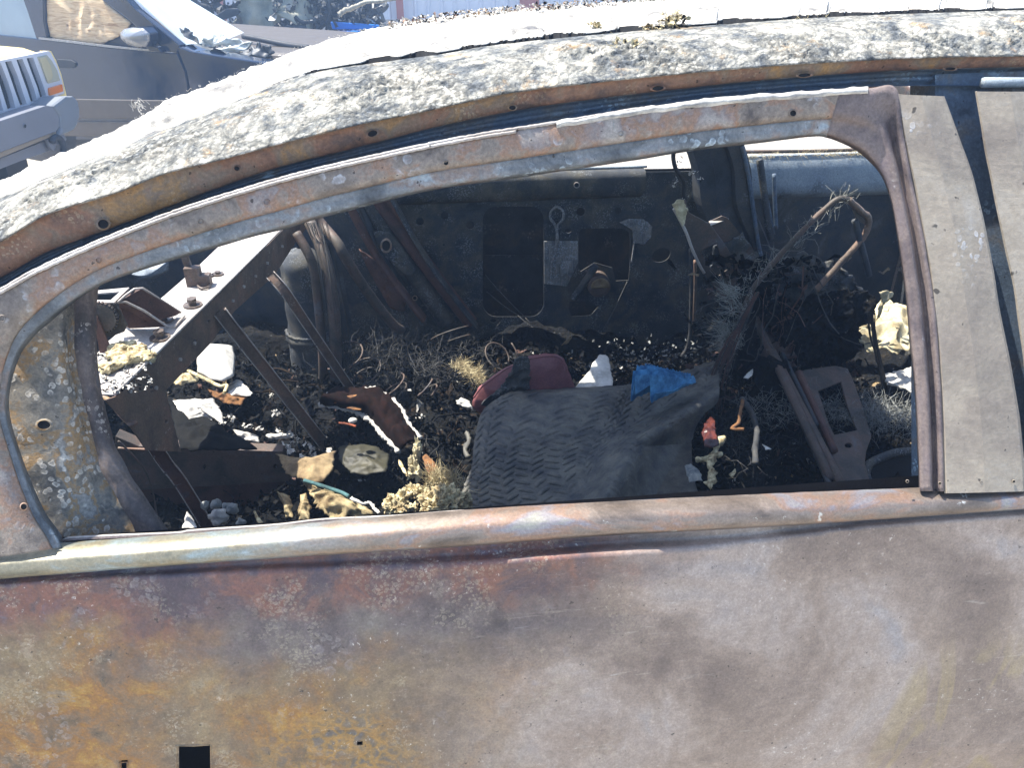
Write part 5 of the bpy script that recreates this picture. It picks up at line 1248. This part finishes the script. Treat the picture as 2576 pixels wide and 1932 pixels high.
# stones of melted glass / foam above the sill at left
for i, (x, y, r, lab) in enumerate(((770,1330,.016,'largest grey foam nodule above the sill'),(700,1265,.009,'small grey foam nodule, upper left of the largest one'),(760,1260,.010,'grey foam nodule directly above the largest one'),(850,1285,.011,'yellowish grey foam nodule right of the largest one'),(815,1270,.008,'small dark grey nodule between the upper nodules'),(900,1360,.009,'lone grey nodule touching the sill right of the cluster'))):
    lump('foam_nodule', pZ(*c3([(x, y)])[0], .55), (r, r*.8, r), ashfar_m if i else ash_m, None, 3, .5, 120, seed=i, label=lab, cat='foam nodule', group='foam nodules above the sill')
# crusty white curls around the brace foot
a = Acc()
for (x, y, z) in [c3([q])[0]+(.50,) for q in ((1150,930),(1170,960),(1260,930),(1290,950),(1250,1000),(1180,870),(940,830),(990,830),(740,790),(790,800),(840,770),(1110,860),(1310,980),(1390,960),(1200,900),(660,930),(1080,740))]:
    for _ in range(6): shard(a, pZ(x+random.gauss(0,6), y+random.gauss(0,4), z), random.uniform(.006,.014), 0, .7)
a.out('white_curls', [ash_m], None, stuff=True, label='scattered white ash curls round the brace foot', cat='ash curls')

# ------------------------------------------------------------------ right-hand lit twigs in the dark gap
tube('foam_twig', [pZ(x, y, .50) for x, y in lo([(300,1355),(360,1350),(430,1330),(490,1310)])], .006, foam_m, None, 8, jit=.35, label='horizontal pale foam twig, right of the mat edge', cat='twig')
tube('foam_twig', [pZ(x, y, .50) for x, y in lo([(510,1190),(460,1230),(440,1300),(400,1390),(425,1450),(405,1540)])], lambda t: .005+.004*math.sin(t*9)**2, foam_m, None, 8, jit=.5, label='vertical knobbly pale foam twig, right of the mat edge', cat='twig')
tube('bent_root', [pZ(x, y, .50) for x, y in lo([(640,900),(700,980),(750,1120),(740,1280),(745,1380)])], .007, fibred_m, None, 8, jit=.2, label='brown bent root like rod hanging right of the foam twigs', cat='rod')
tube('bent_root', [pZ(x, y, .52) for x, y in lo([(650,910),(630,990),(615,1080),(565,1120),(655,1128)])], .004, orange_m, None, 8, jit=.3, label='short amber hooked rod between foam twig and brown root', cat='rod')
crumple('broken_lamp_lens', [pZ(x, y, .52) for x, y in lo([(340,1150),(360,1080),(410,1030),(440,1060),(445,1140),(470,1240),(420,1260),(360,1250)])], simple('red amber lens', '#2c1513', '#66352a', 30, .25), None, amp=.006, thick=.004, label='broken red amber lamp lens at the right edge of the tread mat', cat='lamp lens')
for i, (q, lab) in enumerate(((( [(650,745),(690,700),(725,675),(720,720),(690,745)]), 'small white flake above the brown root'), (([(795,1240),(830,1255),(865,1275),(820,1275)]), 'small white triangular flake right of the brown root'), (([(540,1465),(590,1420),(600,1440),(575,1490)]), 'small pale flake low beside the vertical twig'), (([(355,1520),(400,1500),(445,1510),(410,1575)]), 'star shaped pale flake at the twig foot'))):
    crumple('white_flake', [pZ(x, y, .52) for x, y in lo(q)], white_m if i < 2 else foam_m, None, amp=.004, thick=.002, n=40, rings=5, seed=i, label=lab, cat='flake')
# clear plastic / bluish wisp by the mat
crumple('grey_wisp', [pZ(x, y, .50) for x, y in lo([(210,1400),(260,1385),(330,1440),(345,1510),(250,1520)])], ashfar_m, None, amp=.006, thick=.001, label='grey translucent looking film wisp on the mat edge', cat='film')
crumple('dry_leaf', [pY(x, y, 1.3) for x, y in cp([(985,1420),(1030,1370),(1060,1335),(1070,1360),(1040,1400)])], tan_m, None, amp=.003, thick=.001, n=40, rings=5, label='dry brown leaf standing behind the white shard', cat='leaf')

# ================================================================== BACKGROUND
# yellow off-roader, its front seen obliquely
za = R(13); lat = Vector((math.sin(za), math.cos(za), 0)); fn = Vector((math.cos(za), -math.sin(za), 0))
J0 = Vector((-2.14, 4.55, .6))
def j(pts, off=0, tilt=0): return [pP(x/3.95, y/3.95, J0, fn, off) for x, y in pts]
def paint(name, col, rough=.35, spec=.5, metal=0):
    m = M(name); f = m.noise(60, 4); c = m.mix(.12, srgb(col), m.ramp(m.noise(4, 6), [(.3, .2), (.7, .8)]), 'OVERLAY')
    return m.fin(c, m.ramp(m.noise(9, 5), [(.3, rough), (.7, rough+.15)]), metal, m.bump(f, .05, .001), spec)
yel = paint('cream yellow paint', '#e0cb86', .45); silver = paint('silver grille plastic', '#c6c8d0', .4, .5, .1); bump_m = paint('grey bumper steel', '#6c6f78', .45); cap_m = paint('grey bumper cap plastic', '#6a7078', .7)
lens_m = paint('clear lamp lens', '#a8a692', .15); amb_m = paint('orange lamp lens', '#d9761c', .25); blk = paint('matt black trim', '#23272e', .6)
jeep = thing('yellow_off_roader', 'cream yellow boxy off-roader nose with slotted silver grille at the left edge', 'off-roader', (J0.x-2, J0.y-.9, GZ))
SL = [[(50,612),(112,600),(180,760),(232,930),(270,1035),(205,1052),(160,930),(105,770)], [(165,592),(222,580),(290,740),(340,880),(372,1000),(310,1018),(270,890),(215,740)], [(265,575),(330,568),(385,720),(435,860),(466,962),(404,978),(370,860),(315,720)], [(-60,630),(5,620),(70,780),(120,930),(155,1070),(80,1092),(35,950),(-15,790)], [(-170,660),(-105,640),(-50,800),(0,960),(35,1100),(-40,1120),(-80,970),(-130,800)], [(-280,690),(-215,670),(-160,840),(-110,990),(-75,1130),(-155,1150),(-190,1000),(-240,830)], [(-390,720),(-325,700),(-270,870),(-220,1020),(-185,1160),(-265,1180),(-300,1030),(-350,860)]]
grl = plate('grille', [j([(-480,735),(-300,680),(0,598),(480,503),(505,520),(570,650),(618,800),(640,925),(400,1010),(0,1142),(-300,1235),(-420,1270)])]+[j(s) for s in SL], .03, silver, jeep, bev=.004)
plate('grille_back', [j([(-480,735),(480,520),(560,900),(-420,1270)], -.06)], .01, hole_m, jeep)
for s in SL:
    c = [((s[0][0]+s[1][0])/2, s[0][1]), ((s[4][0]+s[5][0])/2, s[5][1]-8)]
    for u in (-.5, 0, .5):
        m1 = ((s[2][0]+s[7][0])/2+u*40, (s[2][1]+s[7][1])/2)
        m2 = ((s[3][0]+s[6][0])/2+u*40, (s[3][1]+s[6][1])/2)
        tube('grille_bar', j([(c[0][0]+u*40, c[0][1]), m1, m2, (c[1][0]+u*40, c[1][1])], -.035), .004, blk, grl, 5)
hl_ = plate('headlight', [j([(375,560),(470,540),(520,600),(575,700),(603,795),(482,828),(440,720)], .006)], .03, lens_m, jeep, bev=.006)
plate('lamp_reflector', [j([(400,572),(460,562),(505,640),(528,740),(520,790),(480,812),(442,700)], .014)], .01, paint('headlamp glass', '#b7ac8a', .1), hl_, bev=.004)
plate('turn_signal', [j([(492,872),(624,832),(634,905),(500,948)], .012)], .03, amb_m, jeep, bev=.005)
plate('lower_panel', [j([(-420,1272),(0,1144),(640,930),(662,955),(0,1195),(-420,1330)], .0)], .05, yel, jeep)
plate('fender_edge', [j([(484,500),(510,505),(560,600),(610,730),(664,950),(643,930),(620,800),(572,650),(506,520)], .0)], .06, yel, jeep, bev=.004)
# bonnet, wings, cabin behind
hz_ = [J0+lat*d for d in (0,)]
topr = j([(484,500)])[0]; 
wN = topr-lat*0; W = 1.62
rows = []
for u, dz in ((0, 0), (.03, .02), (.10, .045), (.4, .065), (1.1, .08)):
    row = []
    for t in [i/20 for i in range(21)]:
        p = topr-lat*(W*t)-fn*u; zz = topr.z+dz-(abs(t-.5)*2)**8*.05; row.append(Vector((p.x, p.y, zz)))
    rows.append(row)
link('bonnet', grid_mesh('bonnet', rows), yel, jeep, smooth=True)
ctr = topr-lat*(W/2)
for s in (0, 1):
    c = topr-lat*(W*s+(-.0 if s else .03))-fn*.6; box('wing', (c.x, c.y, topr.z-.24), (1.16, .10, .46), yel, jeep, rz=-za, bev=.03)
c = ctr-fn*2.2; box('cabin_body', (c.x, c.y, topr.z-.28), (2.1, W+.04, .62), yel, jeep, rz=-za, bev=.04)
c = ctr-fn*2.35; cab = box('cabin_top', (c.x, c.y, topr.z+.30), (1.8, W-.1, .58), yel, jeep, rz=-za, bev=.08)
c = ctr-fn*1.44; box('windscreen', (c.x, c.y, topr.z+.30), (.02, W-.28, .42), blk, cab, rz=-za)
for u in (.75, 2.9):
    for s in (.03, .97):
        c = topr-lat*(W*s)-fn*u; a_ = Vector((c.x, c.y, GZ+.36)); vs, fs = tube_data([a_-lat*.12, a_-lat*.1, a_+lat*.1, a_+lat*.12], lambda t: .36 if 0 < t < 1 else .3, 26); link('wheel', mesh('wheel', vs, fs), blk, jeep, smooth=False)
bp_ = plate('bumper', [j([(-420,1345),(0,1200),(455,1048),(540,1055),(590,1150),(604,1230),(560,1300),(0,1512),(-420,1680)], .16)], .12, bump_m, jeep, bev=.015)
plate('bumper_lip', [j([(-420,1682),(0,1515),(560,1303),(556,1335),(0,1566),(-420,1740)], .15)], .10, tan_m if False else paint('tan reflecting chrome', '#8d8273', .3, .5, .2), bp_)
plate('end_cap', [j([(530,1050),(650,958),(735,953),(785,1000),(800,1080),(798,1170),(770,1255),(740,1290),(580,1362),(606,1270),(594,1150)], .17)], .16, cap_m, bp_, bev=.02)
hole('bumper_hole', 250/3.95, 1250/3.95, 3.4, 5.2, 0, bp_, fn=lambda a, b, d: pP(a, b, J0, fn, .162-d), rim=bump_m)
plate('valance', [j([(-420,1745),(0,1572),(455,1395),(520,1490),(200,1600),(0,1680),(-420,1860)], .1)], .08, bump_m, jeep, bev=.01)
plate('tow_bracket', [j([(470,1385),(640,1330),(665,1380),(640,1425),(560,1440),(540,1500),(500,1460)], .14)], .02, bump_m, jeep, bev=.004)
cc = j([(575,1455)], .16)[0]; sc_ = (j([(640,1455)], .16)[0]-cc).length
tube('tow_hook', [cc+lat*(sc_*.85*math.cos(t))+Vector((0,0,sc_*.9*math.sin(t))) for t in [R(140-25*i) for i in range(11)]], .018, blk, jeep, 8)

# blue-grey SUV side
sz = R(125); sd = Vector((math.sin(sz), math.cos(sz), 0)); sn = Vector((-sd.y, sd.x, 0))
if sn.y > 0: sn = -sn
K0 = Vector((-2.2, 5.6, .8))
def k1(pts, off=0): return [pP(x/2.212, y/2.212, K0, sn, off) for x, y in pts]
sp_ = paint('dark blue grey metallic paint', '#142238', .08, .6, 0); spd = paint('grey lower cladding', '#4b4540', .5); win_m = paint('dark window interior', '#1a2433', .3); chrome = paint('grey mirror shell', '#8a8d92', .2, .6, .4)
suv = thing('blue_grey_suv', 'dark blue grey suv with weathered wood panel filling its front window', 'suv', (K0.x, K0.y+.9, GZ))
body = plate('front_door', [k1([(-400,150),(215,215),(600,262),(830,285),(985,296),(1030,400),(1045,490),(1045,700),(1040,820),(-400,780)])], .10, sp_, suv, bev=.006)
plate('fender', [k1([(992,292),(985,250),(1080,285),(1230,308),(1450,342),(1560,372),(1700,470),(1800,800),(1052,820),(1052,490),(1036,400)])], .12, sp_, suv, bev=.01)
plate('lower_cladding', [k1([(-400,520),(300,548),(1040,560),(1700,600),(1700,660),(-400,655)], .015)], .03, spd, body, bev=.006)
plate('lower_cladding', [k1([(-400,668),(1040,675),(1700,690),(1700,760),(-400,755)], .012)], .03, spd, body, bev=.006)
plate('rocker_panel', [k1([(-400,770),(1700,780),(1700,960),(-400,940)], .0)], .05, paint('dark sill plastic', '#3a3634', .5), suv)
plate('belt_trim', [k1([(215,205),(600,252),(830,276),(940,290),(830,284),(600,262),(215,216)], .01)], .02, chrome, body)
plate('handle_cup', [crop_ for crop_ in [[pP(x/3.95, y/3.95, K0, sn, .012) for x, y in [(560,585),(700,592),(745,620),(750,650),(720,675),(570,670)]]]], .02, blk, body, bev=.004)
plate('window_opening', [k1([(200,-80),(545,-40),(600,20),(740,130),(940,288),(830,276),(600,252),(225,206)], -.05)], .02, win_m, suv)
plate('rear_pillar', [k1([(100,-80),(240,-80),(245,120),(262,205),(200,215),(150,60)], .0)], .06, sp_, suv, bev=.01)
plate('rear_glass', [k1([(-400,-80),(110,-80),(160,60),(205,212),(-400,150)], -.02)], .02, paint('bluish side glass', '#7c93a6', .08, .8), suv)
plate('windscreen_pillar', [k1([(520,-80),(640,-80),(760,50),(1005,250),(985,296),(935,288),(800,185),(700,95),(540,-20)], .0)], .05, sp_, suv, bev=.008)
def wood():
    m = M('weathered plywood grain'); v = m.map((3, 3, 26)); c = m.ramp(m.noise(2.2, 6, .6, 1.3, v=v), [(.3, '#a58768'), (.45, '#c9ad88'), (.6, '#dcc6a4'), (.75, '#bda07c')])
    w_ = m.vor(5, v=m.map((1, 1, 2.2), loc=(.3, 0, .2))); c = m.mix(m.ramp(w_, [(.05, .85), (.16, 0.)]), c, '#5a4432')
    return m.fin(c, .8, 0, m.bump(m.noise(2.2, 6, .6, 1.3, v=v), .4, .01), .3)
crumple('window_plywood', k1([(235,-40),(530,-40),(640,60),(725,125),(710,150),(660,200),(570,242),(430,228),(310,215),(262,190),(240,100)], -.03), wood(), suv, rings=14, n=90, amp=.012, sc=7, thick=.012, label='weathered wood panel')
mir = thing('m', '', '', (0,0,0)); bpy.data.objects.remove(mir)
P = k1([(668,180),(690,158),(740,150),(800,155),(830,185),(832,225),(815,258),(770,265),(715,250),(672,215)], .10)
mo_ = crumple('mirror', P, chrome, suv, rings=10, n=60, amp=0, sc=1, dome=.05, thick=.02); plate('mirror_back', [[p-(CAM-p).normalized()*.012 for p in P]], .08, sp_, mo_, bev=.015)
plate('mirror_arm', [k1([(800,250),(880,262),(900,290),(830,282)], .04)], .05, sp_, suv, bev=.006)
# far bodywork: bonnet, windscreen, dash debris, roof
hw = Vector((sd.y, -sd.x, 0)); hw = -sn           # into the car
e0, e1 = k1([(985,250)])[0], k1([(1450,342)])[0]
A1, A2 = k1([(640,-80)])[0], k1([(1005,250)])[0]
F1 = pP(420, -36, K0, sn, -1.0); F2 = pP(640, 97, K0, sn, -1.0); G2 = pP(775, 150, K0, sn, -1.0)
plate('windscreen', [[A1+hw*.05, A2+hw*.05, F2, F1]], .008, paint('windscreen with sun glare', '#b9c4c8', .3, .6), suv)  # pale colour stands for sun blowing out the screen
e1b = e1+sd*.5-Vector((0,0,.06)); e0i = e0+hw*.06; e1i = e1b+hw*.06
rows = []
for t in [i/30 for i in range(31)]:
    row = []
    for u in [i/40 for i in range(41)]:
        p = e0i.lerp(e1i, u).lerp(F2.lerp(G2+sd*.3, u), t); p.z += -.06*math.sin(math.pi*t)+.05*noise.noise(p*5)+.03*noise.noise(p*14); row.append(p)
    rows.append(row)
link('engine_bay', grid_mesh('engine_bay', rows), simple('bleached and sooty engine debris', '#24282d', '#6f7476', 7, .7, .004), suv)
box('body_shell', tuple(K0+hw*.85+sd*.3+Vector((0,0,-.35))), (3.4, 1.3, .7), spd, suv, rz=math.pi/2-sz, bev=.05)
for s_ in (-.9, 1.45):
    for t_ in (.12, 1.5):
        a_ = K0+sd*s_+hw*t_; a_.z = GZ+.35; vs, fs = tube_data([a_-hw*.12, a_+hw*.12], .35, 26); link('wheel', mesh('wheel', vs, fs), blk, suv)
c7 = lambda pts: [(380+x/2.765, y/2.765) for x, y in pts]
def eng(name, pts, m_, off=.0, am=.03, p=suv, **k):
    return crumple(name, [pP(x, y, K0, sn, off) for x, y in c7(pts)], m_, p, amp=am, sc=9, thick=.01, n=90, rings=10, **k)
white_r = simple('bleached torn plastic', '#8f9490', '#cfd2cf', 8, .6); blackp = simple('melted black plastic', '#1b1f24', '#3a3f45', 12, .5)
eng('torn_liner', [(320,300),(380,250),(480,230),(640,290),(660,310),(560,320),(420,330),(330,320)], white_r, -.25, .05)
eng('torn_liner', [(620,390),(640,350),(740,310),(830,310),(870,370),(790,410),(700,410)], blackp, -.2, .05)
eng('torn_liner', [(210,200),(240,170),(330,270),(340,320),(250,320),(210,260)], sootb_m, -.2, .04)
eng('torn_liner', [(400,340),(560,320),(700,290),(660,340),(570,380),(520,370)], white_r, -.22, .03)
tube('cowl_rail', [pP(x, y, K0, sn, -.5) for x, y in c7([(640,250),(800,280),(950,310),(1100,330)])], .02, blk, suv, 6)

# wrecked vehicle with pale fender, 7 m away
Y7 = 7.4
wr = thing('stripped_wreck', 'stripped wreck with pale torn fender and bare dark engine bay behind the suv', 'wreck', tuple(pY(760, 60, Y7)*1)[:2]+(GZ,))
def w7(pts, d=0): return [pY(x, y, Y7+d) for x, y in c7(pts)]
crumple('torn_fender', w7([(600,-80),(1130,-80),(1120,0),(1148,60),(1130,110),(1120,160),(1112,232),(1085,110),(1000,106),(900,146),(850,190),(820,272),(720,262),(640,245),(555,160),(610,90)]), simple('pale green grey fender', '#7d8379', '#a9a795', 5, .6), wr, amp=.06, sc=4, thick=.02, n=140, rings=14)
crumple('inner_arch', w7([(820,262),(850,190),(900,146),(1000,106),(1090,100),(1150,0),(1160,-60),(1640,-60),(1620,160),(1590,172),(1240,150),(1230,215),(1095,240),(1060,330)], .3), blackp, wr, amp=.15, sc=5, thick=.02, n=140, rings=14)
a = Acc()
for _ in range(420):
    q = c7([(random.uniform(830, 1620), random.uniform(-40, 300))])[0]; shard(a, pY(q[0], q[1], Y7+random.uniform(-.1,.25)), random.uniform(.03,.12), random.choices((0,1,2),(8,2,1))[0], .9)
for _ in range(90):
    q = c7([(random.uniform(280, 620), random.uniform(-30, 190))])[0]; shard(a, pY(q[0], q[1], Y7+random.uniform(-.1,.25)), random.uniform(.03,.12), random.choices((0,1,2),(5,3,1))[0], .9)
a.out('engine_scrap', [blackp, sootb_m, ash_m], wr, stuff=True)
bluep = paint('bright blue bodywork', '#1670c8', .35)
plate('blue_panel', [w7([(1245,148),(1300,152),(1590,172),(1570,205),(1262,202)], -.1)], .05, bluep, wr, bev=.01)
plate('blue_panel', [w7([(1095,236),(1300,214),(1460,212),(1400,250),(1100,320)], -.15)], .05, bluep, wr, bev=.01)
for L, r_ in (([(1225,-40),(1240,60),(1232,150),(1262,240)],.02),([(1310,-40),(1360,50),(1420,110)],.015),([(900,190),(980,200),(1080,185)],.03),([(1000,110),(1050,150),(1150,140)],.02),([(1320,150),(1318,230)],.012),([(280,-20),(330,30),(410,60),(410,110)],.03)):
    tube('engine_pipe', w7(L, -.05), r_, blackp, wr, 6)
plate('bent_bracket', [w7([(440,110),(520,60),(600,55),(625,80),(600,105),(490,140)], -.1)], .03, blackp, wr, bev=.006)
a_ = w7([(620,150),(700,260),(1060,320),(1100,420),(600,420)], .5); crumple('lower_scrap', a_, blackp, wr, amp=.1, sc=3, thick=.02)
c_ = pY(760, 60, Y7); box('chassis', (c_.x+.3, Y7+1.3, .35), (3.0, 1.5, .5), blackp, wr, bev=.08)
tube('bare_branch', [pY(x, y, 6.7) for x, y in c7([(1310,102),(1345,70),(1385,58),(1440,35),(1500,12),(1600,5),(1700,-10)])], lambda t: .024*(1-.5*t), simple('bleached bark', '#6f6a5e', '#b5ae9c', 20, .9), None, 7, jit=.25, label='bare bleached branch lying over the blue bodywork', cat='branch')

# corrugated shed
YW = 13.0
shed = thing('metal_shed', 'white corrugated metal shed wall with rusty red posts behind the wrecks', 'shed', (2.5, YW+3, GZ))
wh = paint('white painted cladding', '#c9cdd6', .5); rp = paint('rust red post paint', '#9a5a4c', .6)
def clad():
    x0 = pY(780, 30, YW).x-6; n = 70; wdt = .205
    me = None
    pr = [(0,0),(.03,-.03),(.05,-.03),(.075,0),(.205,0)]
    vs = []; fs = []
    for z in (GZ, 3.4):
        for px_, py_ in pr: vs.append((px_, py_, z))
    m_ = len(pr)
    for i in range(m_-1): fs.append((i, i+1, m_+i+1, m_+i))
    me = mesh('wall_panel', vs, fs); me.materials.append(wh)
    for i in range(n):
        o = bpy.data.objects.new('wall_panel', me); C.objects.link(o); o.parent = shed; o.location = Vector((x0+i*wdt, YW, 0))-shed.location
clad()
for px_ in (1007, 1330, 560):
    p = pY(px_, 30, YW); box('wall_post', (p.x, YW-.07, 1.6), (.11 if px_ != 1330 else .30, .08, 3.6), rp, shed)
box('shed_roof', (1.5, YW+2.5, 3.5), (15, 5.6, .12), wh, shed); box('back_wall', (1.5, YW+5, 1.6), (14.5, .08, 3.6), wh, shed)

# thin sunlit haze volume added to stand in for lens veil
hm = bpy.data.materials.new('thin pale haze'); hm.use_nodes = True; ht = hm.node_tree; ht.nodes.clear()
hv = ht.nodes.new('ShaderNodeVolumePrincipled'); ho = ht.nodes.new('ShaderNodeOutputMaterial'); ht.links.new(hv.outputs[0], ho.inputs['Volume'])
hv.inputs['Color'].default_value = (.46, .66, 1, 1); hv.inputs['Density'].default_value = .015; hv.inputs['Anisotropy'].default_value = .2
vs, fs = box_data((0, 6, 1.7), (60, 50, 6.4))
hz = bpy.data.objects.new('haze', mesh('haze', vs, fs)); C.objects.link(hz); hz.data.materials.append(hm); hz['kind'] = 'stuff'
hz['label'] = 'thin pale haze added over the whole yard and inside the car'; hz['category'] = 'haze'
